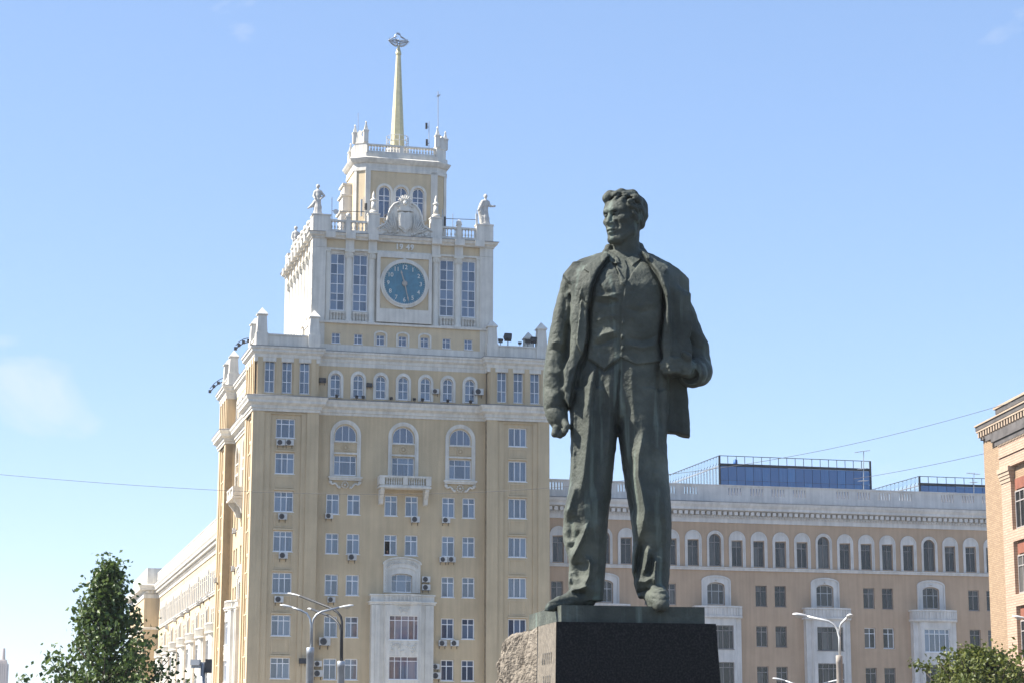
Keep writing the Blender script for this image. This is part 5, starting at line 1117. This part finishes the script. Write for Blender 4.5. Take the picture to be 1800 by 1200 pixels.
# ------------------------------------------------------------------ stone figures on the clock block
def stone_figure(u, v, z, hgt, face, kind, label):
    h = hgt/2.8; S = SDF((-1.1, -.7, -.02), (1.2, .7, 2.95), .042)
    S.chain([(0, 0, .05), (0, 0, .7), (0, 0, 1.35)], [.42, .36, .27], .06, sq=((0, 1, 0), 1.25))
    S.chain([(0, 0, 1.3), (.02, 0, 1.75), (.0, 0, 2.12)], [.24, .27, .25], .06, sq=((0, 1, 0), 1.4))
    S.chain([(-.22, 0, 2.12), (.24, 0, 2.12)], [.14, .14], .06); S.cone((0, 0, 2.2), (-.02, -.02, 2.42), .10, .09, .04); S.ell((-.02, -.03, 2.6), (.15, .17, .19), None, .03)
    S.ell((0, .03, 2.65), (.17, .18, .17), None, .03)
    if kind == 0:      # hand on hip, cloth swinging to the left
        S.chain([(.26, 0, 2.1), (.55, .02, 1.78), (.26, -.16, 1.45)], [.12, .10, .08], .04); S.chain([(-.26, 0, 2.1), (-.36, -.1, 1.7), (-.22, -.3, 1.42)], [.12, .10, .08], .04)
        S.chain([(-.2, 0, 1.2), (-.5, 0, .85), (-.85, 0, .62)], [.2, .14, .06], .06); S.chain([(-.3, 0, 1.0), (-.62, .05, .75)], [.14, .08], .05)
        for k in range(4): S.fold([(-.2+.13*k, 1.25), (-.3+.2*k, .5), (-.32+.22*k, .05)], -.06, .06, .3)
    elif kind == 1:    # long cloak, forearm held out to the right
        S.chain([(.26, 0, 2.08), (.34, -.15, 1.75), (.66, -.3, 1.72)], [.13, .11, .08], .04); S.ell((.72, -.3, 1.75), (.1, .1, .09), None, .03)
        S.chain([(-.26, 0, 2.1), (-.42, .05, 1.7), (-.62, .1, 1.35)], [.17, .18, .1], .06); S.chain([(-.3, .1, 1.9), (-.4, .15, 1.2), (-.2, .2, .3)], [.2, .22, .25], .08)
        S.cone((-.02, 0, 2.7), (-.02, .02, 2.82), .12, .03, .03)
        for k in range(5): S.fold([(-.3+.13*k, 1.9), (-.2+.12*k, 1.0), (-.3+.15*k, .05)], -.06, .06, .3)
    else:
        S.chain([(.26, 0, 2.1), (.62, .0, 1.7), (.3, -.1, 1.4)], [.12, .1, .08], .04); S.chain([(-.26, 0, 2.1), (-.34, -.05, 1.6), (-.2, -.25, 1.3)], [.12, .1, .08], .04)
        for k in range(4): S.fold([(-.2+.13*k, 1.25), (-.24+.16*k, .05)], -.06, .06, .3)
    P = tw(u, v, z); r = empty('stone_figure', P, ANG+face, label=label, cat='statue', group='stone figures on the clock block'); r.scale = (h, h, h)
    link('figure', S.mesh('figure', MT['stone']), r); m = MB(); m.box(-.5, .5, -.5, .5, -.0, .06); m.build('base', MT['stone'], r)
stone_figure(5.25, 1.5, 46.1, 2.75, R(-12), 0, 'pale stone figure with hand on hip left of the clock crest')
stone_figure(20.02, 1.4, 46.1, 2.85, R(10), 1, 'pale stone figure in a long cloak at right corner of clock block')
stone_figure(5.55, 16.4, 46.1, 2.7, R(-10), 2, 'pale stone figure at the far left rear corner of the clock block')

# ------------------------------------------------------------------ air conditioners
def ac(px, py, plane, side, label, k=1.0, dark=False):
    if side: v, z = on_side(px, py, plane); P = tw(plane, v, z); rz = ANG-math.pi/2
    else: u, z = on_front(px, py, plane); P = tw(u, plane, z); rz = ANG
    r = empty('air_conditioner', P, rz, label=label, cat='air conditioner', group='air conditioners on the hotel walls'); r.scale = (k, k, k)
    if 'AC' not in WIN:
        a = MB(); a.box(-.40, .40, -.42, -.10, -.27, .27); a.box(-.405, .405, -.425, -.095, .272, .29)
        f = MB(); f.ring(arcpts(-.10, 0, .245, 0, 360, 20), arcpts(-.10, 0, .20, 0, 360, 20), -.44, -.421); f.add([(x, -.4215, z) for x, z in arcpts(-.10, 0, .20, 0, 360, 20)[:-1]], [tuple(range(20))])
        for q in range(6): t = R(60*q); f.box(-.10+.1*math.cos(t)-.02, -.10+.1*math.cos(t)+.02, -.437, -.422, .1*math.sin(t)-.06, .1*math.sin(t)+.06)
        b = MB(); b.box(-.02, .02, -.44, 0, -.31, -.272); b.box(-.02, .02, -.05, 0, -.55, -.3101)
        WIN['AC'] = (a.mesh('casing', MT['acwhite']), f.mesh('fan', MT['acgrille']), b.mesh('bracket', MT['dark']), a.mesh('casing', MT['dark']))
    A = WIN['AC']; link('casing', A[3] if dark else A[0], r); link('fan', A[1], r); link('bracket', A[2], r, (-.28, 0, 0)); link('bracket', A[2], r, (.28, 0, 0))
LC = 'of the left window column'
for px, py, lab, k in ((492.6, 777.7, 'left of two air conditioners below the top window '+LC, .85), (508.2, 777.7, 'right of two air conditioners below the top window '+LC, .85), (496, 907.5, 'air conditioner below the third window '+LC, .9), (497, 976, 'air conditioner below the fourth window '+LC, .9), (489.5, 1053, 'air conditioner below the fifth window '+LC, .9)): ac(px, py, .24, 0, lab, k)
for px, py, lab, k in ((577.7, 906.5, 'air conditioner under the first paired window right of the left pavilion, upper row', .8), (618, 979, 'air conditioner under the second paired window, second row from the balcony', .9), (581.5, 1053.6, 'small air conditioner right above the street lamp arms', .8), (569.4, 1127, 'large air conditioner beside the double street lamp', 1.15),
        (729, 912.7, 'air conditioner under the right window below the stone balcony', .9), (783, 914, 'air conditioner under a paired window right of the stone balcony bracket', .85), (778.5, 983, 'left one of two air conditioners side by side right of the open window', .8), (793, 983, 'right one of two air conditioners side by side right of the open window', .8),
        (748, 1018, 'upper one of two air conditioners right of the carved portal', .85), (748, 1032, 'lower one of two air conditioners right of the carved portal', .85), (777, 1130, 'left one of two air conditioners side by side right of the bow bay', .85), (798, 1130, 'right one of two air conditioners side by side right of the bow bay', .85),
        (558, 1166, 'upper one of two air conditioners behind the double lamp post', .8), (558, 1183, 'lower one of two air conditioners behind the double lamp post', .95), (765, 1171, 'upper one of two air conditioners beside the foot of the bow bay', .8), (765.5, 1187, 'lower one of two air conditioners beside the foot of the bow bay', .95),
        (764.7, 688, 'air conditioner between the fifth and sixth small arched windows', .75), (840.5, 689, 'large air conditioner right of the last small arched window', .95)): ac(px, py, .9, 0, lab, k)
ac(648.7, 676.8, .9, 0, 'dark air conditioner between the second and third small arched windows', .6, True); ac(566.5, 668.5, .9, 0, 'dark air conditioner left of the first small arched window', .7, True)
ac(531.5, 1161, .0, 0, 'dark air conditioner on the pilaster left of the double lamp', .75, True); ac(896.5, 1147.6, .12, 0, 'dark air conditioner just left of the rough pedestal stone', .6, True)
for px, py, pl, lab in ((402.5, 941, .9, 'upper air conditioner on the sunlit tower side by the far pilaster'), (415, 932.5, .9, 'upper air conditioner on the sunlit tower side under the balcony'), (402.5, 1006, .9, 'left one of the middle air conditioners on the sunlit tower side'), (413, 999, .9, 'right one of the middle air conditioners on the sunlit tower side'), (408, 1170, .9, 'lowest air conditioner on the sunlit tower side'), (383, 1019, .0, 'air conditioner on the far pilaster of the sunlit tower side')): ac(px, py, pl, 1, lab, .8)
for i, (px, py) in enumerate(((368.7, 1044), (358.7, 1053), (352.5, 1059), (333.7, 1072), (323.7, 1079), (311, 1088), (296, 1101), (277.5, 1111))): ac(px, py, LWU, 1, '%s air conditioner from the tower under the left wing arcade ledge' % ['first', 'second', 'third', 'fourth', 'fifth', 'sixth', 'seventh', 'eighth'][i], .95)

# ------------------------------------------------------------------ person at the open window
u, z = on_front(681.5, 972, 1.05)
S = SDF((-.42, -.35, -.1), (.42, .35, .75), .022)
S.chain([(-.17, 0, .30), (.17, 0, .30)], [.09, .09], .05); S.chain([(0, .02, -.05), (0, .0, .28)], [.16, .17], .05, sq=((0, 1, 0), 1.4)); S.cone((0, -.01, .34), (0, -.03, .44), .055, .05, .03); S.ell((0, -.05, .54), (.078, .095, .115), None, .02); S.ell((0, -.145, .53), (.014, .02, .025), None, .015)
for s in (-1, 1): S.chain([(s*.19, 0, .29), (s*.24, -.1, .08), (s*.06, -.22, .06)], [.055, .048, .035], .03); S.ell((s*.04, -.23, .07), (.05, .035, .03), None, .02); S.ell((s*.08, -.04, .53), (.012, .02, .03), None, .01)
MT['skin'] = surf('skin', (.42, .22, .15), .6, .08, 6); MT['hair'] = surf('dark_hair', (.02, .014, .01), .6, .2, 9); MT['maroon'] = surf('maroon_shirt', (.10, .025, .03), .9, .15, 8)
pr = empty('person', tw(u, 1.30, z-.38), ANG, label='person leaning on the sill of the open tower window', cat='person'); link('body', S.mesh('body', MT['skin']), pr)
S = SDF((-.2, -.2, .4), (.2, .2, .75), .018); S.ell((0, -.03, .57), (.086, .10, .105), None, .01); S.ell((0, -.12, .50), (.075, .07, .10), None, .01, 'd'); link('hair', S.mesh('hair', MT['hair']), pr)
S = SDF((-.35, -.3, -.1), (.35, .3, .45), .02); S.chain([(-.17, .0, .295), (.17, .0, .295)], [.10, .10], .05); S.chain([(0, .02, -.06), (0, .0, .27)], [.175, .185], .05, sq=((0, 1, 0), 1.38))
for s in (-1, 1): S.cone((s*.19, 0, .285), (s*.222, -.06, .17), .066, .062, .03)
link('shirt', S.mesh('shirt', MT['maroon']), pr)
m = MB(); m.box(10.9, 12.6, 2.2, 2.3, 16.5, 19.3); m.box(11.2, 12.5, 1.17, 2.2, 16.9, 17.0); m.build('room_interior', MT['dark'], tower)

# ------------------------------------------------------------------ street lamps
MT['lampw'] = surf('lamp_head_paint', (.66, .66, .64), .4, .05, 3, metal=.2); MT['lampglass'] = surf('lamp_diffuser', (.62, .60, .55), .3, .04, 4)
def lamp(px, Y, top, pole_r, arms, label, polemat='concrete', stem=None, head=.62, armmat='steel', r=.05):
    P = at(px, top, Y); root = empty('street_lamp', (P.x, Y, .12), 0, label=label, cat='street lamp', group='street lamps'); O = Vector((P.x, Y, .12))
    m = MB(); zt = P.z-.12; m.lathe([(pole_r*1.5, 0), (pole_r*1.5, .3), (pole_r*1.15, .4), (pole_r, zt-.35), (pole_r*1.06, zt-.34), (pole_r*1.06, zt-.02), (pole_r*.9, zt)], 0, 0, 16); m.build('pole', MT[polemat], root, smooth=True)
    for a in arms:
        pts = [at(x, y, Y+d)-O for x, y, d in a[0]]; m = MB(); m.tube(pts, r, 8); m.build('arm', MT[armmat], root, smooth=True)
        e = pts[-1]; dr = (pts[-1]-pts[-2]).normalized(); dr = Vector((dr.x, dr.y, dr.z*.6)).normalized() if len(a) < 3 else dr
        nn = Vector((0, 1, 0)) if abs(dr.y) < .8 else Vector((1, 0, 0)); up = dr.cross(nn); up = up if up.z > 0 else -up; sd_ = up.cross(dr)
        m = MB(); vs = []; fs = []; K = 8; L = a[1]
        prof = [(-.02, .05, .05), (.08, .08, .07), (.35, .15, .10), (.7, .17, .11), (.93, .11, .07), (1.0, .02, .02)]
        for t, w, hh in prof:
            for q in range(K): g_ = 2*math.pi*q/K; vs.append(e+dr*t*L+sd_*math.cos(g_)*w*head*1.1+up*(max(math.sin(g_), -.25)*hh*head*1.2))
        for i in range(len(prof)-1):
            for q in range(K): fs.append((i*K+q, i*K+(q+1) % K, (i+1)*K+(q+1) % K, (i+1)*K+q))
        fs += [tuple(range(K)), tuple((len(prof)-1)*K+q for q in range(K))]; m.add(vs, fs); hd = m.build('lamp_head', MT['lampw'], root, smooth=True)
        c = e+dr*L*.55-up*.04*head; m = MB(); m.add([c+dr*L*.3*math.cos(R(45*q))+sd_*.12*head*math.sin(R(45*q))-up*.03 for q in range(8)]+[c-up*.13*head], [(q, (q+1) % 8, 8) for q in range(8)]); m.build('diffuser', MT['lampglass'], hd, smooth=True)
    return root
lamp(545.5, 100, 1137, .175, [([(546.5, 1138, 0), (546.5, 1097, 0), (544.5, 1086, 0), (539, 1077, 0), (529, 1072, 0), (514, 1067, 0)], .62), ([(548.5, 1138, 0), (548.5, 1098, 0), (551, 1087, 0), (557, 1079, 0), (566, 1074, 0), (596, 1067, 0)], .72)], 'double-armed street lamp on a thick grey pole before the tower', 'steel')
lamp(599.5, 118, 1161, .20, [([(601, 1162, 0), (601, 1092, 0), (599, 1083, 0), (593, 1075, 0), (582, 1068, .4), (527, 1046.5, 1.5)], .90), ([(599.5, 1162, 0), (599.5, 1108, 0), (597, 1098, 0), (590, 1089, .4), (580, 1082, .8), (548, 1070, 4)], .7)], 'street lamp with two long left-leaning arms beside the double-armed lamp', 'steel', r=.07, armmat='dark')
lamp(1475, 100, 1151, .15, [([(1476, 1151, 0), (1475.5, 1120, 0), (1472, 1106, 0), (1466, 1097, 0), (1456, 1091, 0), (1419, 1082.5, 0)], .72), ([(1475.8, 1115, 0), (1476.5, 1102, -.1), (1479, 1095, -.3), (1489, 1085, -.8)], .45)], 'double-armed street lamp on a concrete pole before the pinkish wing', 'concrete', r=.055, head=.85, armmat='lampw')
lamp(1424, 125, 1218, .15, [([(1424, 1218, 0), (1422, 1212, 0), (1410, 1206, 0), (1381, 1196, 0)], .8), ([(1424, 1218, 0), (1428, 1210, 0), (1440, 1203, 0), (1455, 1198.5, 0)], 1.0)], 'low farther street lamp whose two heads just show at the bottom edge', 'steel')
lamp(1862, 90, 1130, .14, [([(1862, 1130, 0), (1860, 1112, 0), (1850, 1102, 0), (1830, 1094, 0), (1806, 1087, 0)], .66)], 'street lamp whose head reaches in before the brick building', 'steel', r=.06)
# traffic camera post by the left wing
P = at(357, 1163, 90); r_ = empty('camera_post', (P.x, 90, .004), 0, label='grey post with traffic cameras below the sunlit left wing', cat='post')
m = MB(); m.lathe([(.16, 0), (.16, .3), (.10, .5), (.10, P.z)], 0, 0, 12); m.build('pole', MT['steel'], r_, smooth=True); m = MB(); m.box(-.5, .35, -.05, .05, P.z-.25, P.z-.15); m.build('crossbar', MT['steel'], r_); m = MB(); m.box(-.5, -.12, -.3, .2, P.z-.14, P.z+.1); m.build('camera_housing', MT['acwhite'], r_); m = MB(); m.box(.12, .36, -.2, .2, P.z-.45, P.z+.12); m.build('camera_housing', MT['dark'], r_)

# ------------------------------------------------------------------ overhead wires
MT['wire'] = surf('wire_rubber', (.06, .06, .065), .6, .1, 3)
def wire(pts, Ys, r, label):
    n = len(pts); xs_ = np.array([p[0] for p in pts]); ys_ = np.array([p[1] for p in pts]); T = np.linspace(xs_[0], xs_[-1], 40)
    c = np.polyfit(xs_, ys_, min(4, n-1)); P = [at(t, float(np.polyval(c, t)), Ys[0]+(Ys[1]-Ys[0])*i/39) for i, t in enumerate(T)]
    m = MB(); m.tube([p-P[0] for p in P], r, 5); o = m.build('overhead_wire', MT['wire'], None, P[0]); tag(o, label, 'wire', 'overhead wires')
wire([(-120, 822), (0, 833), (180, 848), (385, 861), (560, 867), (720, 867), (965, 857), (1175, 833)], (80, 72), .008, 'long thin wire sagging across the sky and the tower front')
wire([(1175, 833), (1330, 811), (1420, 797), (1580, 760), (1800, 700), (1900, 668)], (72, 66), .008, 'thin wire rising to the upper right above the glass penthouse')
wire([(1500, 841), (1610, 822), (1728, 797), (1790, 783)], (130, 108), .014, 'short thin wire running to the brick building wall')

# ------------------------------------------------------------------ aerials and masts
def mast(px, py0, py1, v, label, bits, r=.035):
    u0, z0 = on_front(px, py0, v); u1, z1 = on_front(px, py1, v); root = empty('antenna_mast', tw(u0, v, z0), ANG, label=label, cat='antenna', group='antenna masts')
    H_ = z1-z0; m = MB(); m.tube([(0, 0, 0), (u1-u0, 0, H_)], r, 6); m.build('mast', MT['steel'], root)
    for k in bits:
        if k[0] == 'panel': m = MB(); m.box(k[1]-.09, k[1]+.09, -.06, .06, H_*k[2], H_*k[2]+k[3]); m.box(min(0, k[1]), max(0, k[1]), -.02, .02, H_*k[2]+k[3]*.3, H_*k[2]+k[3]*.3+.04); m.build('panel_antenna', MT['acwhite'] if len(k) < 5 else MT['dark'], root)
        elif k[0] == 'dish': m = MB(); m.lathe([(.02, 0), (.16, .03), (.24, .1)], 0, 0, 14); o = m.build('dish', MT['acwhite'], root, (k[1], -.1, H_*k[2])); o.rotation_euler = (math.pi/2, 0, 0)
        elif k[0] == 'bar':
            m = MB(); m.tube([(-k[1], 0, H_*k[2]), (k[1], 0, H_*k[2]+k[3])], .03, 5); m.build('boom', MT['steel'], root)
            for q in range(5): m = MB(); x = -k[1]+2*k[1]*(q+.5)/5; m.tube([(x, -.45, H_*k[2]+k[3]*(q+.5)/5), (x, .45, H_*k[2]+k[3]*(q+.5)/5)], .014, 4); m.build('element', MT['steel'], root)
mast(770, 238, 161, 3.4, 'tall whip aerial above the right end of the lantern', [('bar', .12, .9, 0)]); mast(629.5, 232, 199, 3.6, 'short whip aerial above the left end of the lantern', [], .025)
mast(754, 262, 214, 4.2, 'mast with small panel antennas on the lantern roof', [('panel', -.25, .72, .55, 1), ('panel', -.2, .1, .6, 1)])
mast(583.5, 392, 347, 1.2, 'mast with a small round dish beside the hand-on-hip figure', [('dish', .3, .42)]); mast(640, 385, 346, 1.5, 'mast with a long white panel antenna left of the crest', [('panel', -.25, .1, 1.5), ('panel', .15, .4, .6, 1)])
mast(838, 412, 370, 1.3, 'mast with a white panel antenna left of the cloaked figure', [('panel', 0.0, .1, 1.6)]); mast(778, 412, 368, 1.3, 'mast with tall dark and white panels right of the crest', [('panel', .0, .05, 1.6), ('panel', .18, .3, .9, 1)]); mast(796, 400, 376, 1.4, 'thin dark whip on the balustrade right of the crest', [], .03)
mast(1518, 862, 793, 9, 'television aerial with three cross booms on the pinkish wing roof', [('bar', .75, .97, .25), ('bar', .5, .55, .1), ('bar', .45, .25, .05)], .04); mast(1712, 866, 829, 12, 'small television aerial on the wing roof near the brick building', [('bar', .7, .95, -.1), ('bar', .4, .5, .05)], .03)
for (xa, xb, y_, lab) in ((583, 642, 371, 'thin metal rail above the balustrade left of the crest'), (778, 838, 384.5, 'thin metal rail above the balustrade right of the crest')):
    ua, za = on_front(xa, y_, 1.3); ub, zb_ = on_front(xb, y_+2, 1.3); o = MB().tube([(0, 0, 0), (ub-ua, 0, zb_-za)], .03, 5).build('safety_rail', MT['dark'], None, tw(ua, 1.3, za), ANG); tag(o, lab, 'rail', 'safety rails')
# floodlights on roofs and ledges
def flood(u, v, z, k, tilt, label, grp):
    r = empty('floodlight', tw(u, v, z), ANG, label=label, cat='floodlight', group=grp); r.scale = (k, k, k)
    if 'FL' not in WIN:
        a = MB(); a.box(-.03, .03, -.03, .03, 0, .42); a.box(-.26, .26, -.03, .03, .38, .44); b = MB(); b.frustum(0, 0, -.18, .18, .25, .3, .14, .2); b.box(-.28, .28, -.25, .25, .18, .22); WIN['FL'] = (a.mesh('stand', MT['dark']), b.mesh('lamp_housing', MT['dark']))
    link('stand', WIN['FL'][0], r); o = link('lamp_housing', WIN['FL'][1], r, (0, 0, .66)); o.rotation_euler = (R(tilt), 0, 0)
for i, (px, lab) in enumerate(((880, 'leftmost small floodlight on the right pavilion roof'), (893, 'tall floodlight second on the right pavilion roof'), (914, 'thin floodlight in the middle of the right pavilion roof'), (928, 'floodlight second from the right obelisk on the pavilion roof'), (938, 'floodlight nearest the right obelisk on the pavilion roof'))):
    u, z = on_front(px, 607, .5); flood(u, .55, 35.36, (.7, 1.15, .5, .8, .95)[i], (20, -30, 10, 15, -25)[i], lab, 'floodlights on the pavilion roof')
for i, x in enumerate((7.05, 8.75, 9.3, 11.7, 13.7, 14.4, 16.6, 18.6)): flood(x, .62, 30.12, .45, 35, '%s ledge floodlight from the left below the small arched windows' % ['first', 'second', 'third', 'fourth', 'fifth', 'sixth', 'seventh', 'eighth'][i], 'floodlights on the arcade ledge')
# lamp brackets reaching out from the far obelisks
for (pts, lab) in ((((396, 668), (384, 674), (376, 680), (369, 689)), 'lower lamp bracket reaching out from the far left obelisks'), (((437, 601), (428, 603), (420, 608), (414, 614)), 'upper lamp bracket reaching out between the left obelisks')):
    Pq = [tw(-.2-.9*i, 24 if pts[0][0] < 400 else 5.6, 0) for i in range(4)]
    Q = [at(x, y, 194 if pts[0][0] < 400 else 175.5) for x, y in pts]; m = MB(); m.tube([q-Q[0] for q in Q], .05, 5); m.tube([q-Q[0]+Vector((0, 0, .35)) for q in Q], .035, 5)
    for q in Q: d = q-Q[0]; m.box(d.x-.12, d.x+.12, d.y-.12, d.y+.12, d.z-.05, d.z+.22)
    o = m.build('lamp_bracket', MT['dark'], None, Q[0]); tag(o, lab, 'bracket', 'lamp brackets')

# ------------------------------------------------------------------ trees
def leafmat(name, c1, c2, tr):
    mt, n, l, b = nodemat(name); g = n.new('ShaderNodeNewGeometry'); rp = n.new('ShaderNodeValToRGB'); rp.color_ramp.elements[0].color = (*c1, 1); rp.color_ramp.elements[1].color = (*c2, 1); l.new(g.outputs['Random Per Island'], rp.inputs['Fac'])
    l.new(rp.outputs['Color'], b.inputs['Base Color']); b.inputs['Roughness'].default_value = .45; b.inputs['Specular IOR Level'].default_value = .4; t = n.new('ShaderNodeBsdfTranslucent'); l.new(rp.outputs['Color'], t.inputs['Color']); mxs = n.new('ShaderNodeMixShader'); mxs.inputs[0].default_value = tr
    l.new(b.outputs[0], mxs.inputs[1]); l.new(t.outputs[0], mxs.inputs[2]); l.new(mxs.outputs[0], n['Material Output'].inputs['Surface']); return mt
MT['bark'] = surf('bark', (.09, .07, .055), .9, .2, 5, .6, 20)
MT['leaf'] = leafmat('tree_leaf', (.028, .060, .014), (.13, .18, .05), .36); MT['leafy'] = leafmat('yellowish_leaf', (.06, .085, .015), (.15, .16, .035), .32)
def tree(px, Y, prof, label, mat, leaf, nlimb, per, seed, name):
    """prof: (z, radius) envelope of the crown"""
    rr = np.random.default_rng(seed); base = at(px, 1200, Y); root = empty(name, (base.x, Y, .12), 0, label=label, cat='tree')
    zt = prof[-1][0]; zs = [p[0] for p in prof]; rs = [p[1] for p in prof]
    m = MB(); tp = [(0, 0, 0), (.05, 0, zt*.3), (-.03, .04, zt*.6), (.02, 0, zt*.97)]; m.tube(tp, [.02*zt+.02, .016*zt, .010*zt, .01], 8); tr = m.build('trunk', MT['bark'], root, smooth=True)
    cl = []; m = MB()
    for i in range(nlimb):
        t = (i+.5)/nlimb; z = zs[0]+(zt-zs[0])*t**.9; r = np.interp(z, zs, rs)*rr.uniform(.55, 1.22); a = i*2.399+rr.uniform(-.5, .5)
        s = Vector((0, 0, max(.6, z-r*.75))); e = Vector((r*math.cos(a), r*math.sin(a), z+r*.25)); mid = (s+e)*.5+Vector((0, 0, -r*.10)); m.tube([s, mid, e], [.05, .03, .008], 5)
        nn = max(3, int(3+r*3.2))
        for k in range(nn):
            q = .35+.65*(k+rr.random())/nn; p = s.lerp(mid, q*2) if q < .5 else mid.lerp(e, q*2-1); sp = .10+.22*r*.35*(1.1-q); cl.append((p+Vector(rr.normal(0, sp, 3)), .11+.13*rr.random()))
    for k in range(int(nlimb*.5)): z = zt-(zt-zs[0])*.25*rr.random(); cl.append((Vector((rr.normal(0, .12), rr.normal(0, .12), z)), .16))
    m.build('limbs', MT['bark'], tr, smooth=True)
    V = []; F = []
    for c, sg in cl:
        n = int(per*rr.uniform(.6, 1.3)); P = rr.normal(0, sg, (n, 3))+np.array(c); D = rr.normal(0, 1, (n, 3)); D[:, 2] -= .6; D /= np.linalg.norm(D, axis=1)[:, None]; Nn = rr.normal(0, 1, (n, 3)); Nn[:, 2] += .7; Sd = np.cross(D, Nn); Sd /= np.linalg.norm(Sd, axis=1)[:, None]; Up = np.cross(Sd, D)
        L = leaf*rr.uniform(.7, 1.25, n)[:, None]
        q0 = P; q1 = P+D*L*.45+Sd*L*.36+Up*L*.08; q2 = P+D*L; q3 = P+D*L*.45-Sd*L*.36+Up*L*.08; b0 = len(V)
        V += np.stack([q0, q1, q2, q3], 1).reshape(-1, 3).tolist(); F += [(b0+4*i, b0+4*i+1, b0+4*i+2, b0+4*i+3) for i in range(n)]
    m = MB(); m.v = V; m.f = F; cr_ = m.build('crown', MT[mat], root); cr_['kind'] = 'stuff'
tree(184, 62, [(1.3, 1.6), (1.9, 2.2), (2.8, 2.2), (3.7, 1.7), (4.6, 1.1), (5.6, .55), (6.7, .06)], 'dark green pointed tree in front of the left wing', 'leaf', .165, 90, 20, 12, 'young_tree')
tree(1722, 76, [(1.2, 1.2), (2.1, 2.1), (3.0, 2.5), (3.8, 2.2), (4.4, 1.4), (4.85, .4)], 'yellow-green round tree top at the bottom right', 'leafy', .17, 60, 34, 9, 'young_tree')
# ------------------------------------------------------------------ summer haze: one closed box of even air round the whole place
m = MB(); m.box(-1900, 1900, -900, 1900, -1.0, 82.0); hz = m.build('haze', None); hz['kind'] = 'stuff'
hm = bpy.data.materials.new('summer_haze'); hm.use_nodes = True; hm.node_tree.nodes.clear()
ho = hm.node_tree.nodes.new('ShaderNodeOutputMaterial'); hv = hm.node_tree.nodes.new('ShaderNodeVolumePrincipled'); hv.inputs['Color'].default_value = (.90, .93, .97, 1); hv.inputs['Density'].default_value = HAZE; hv.inputs['Anisotropy'].default_value = .2
hm.node_tree.links.new(hv.outputs['Volume'], ho.inputs['Volume']); hz.data.materials.append(hm)
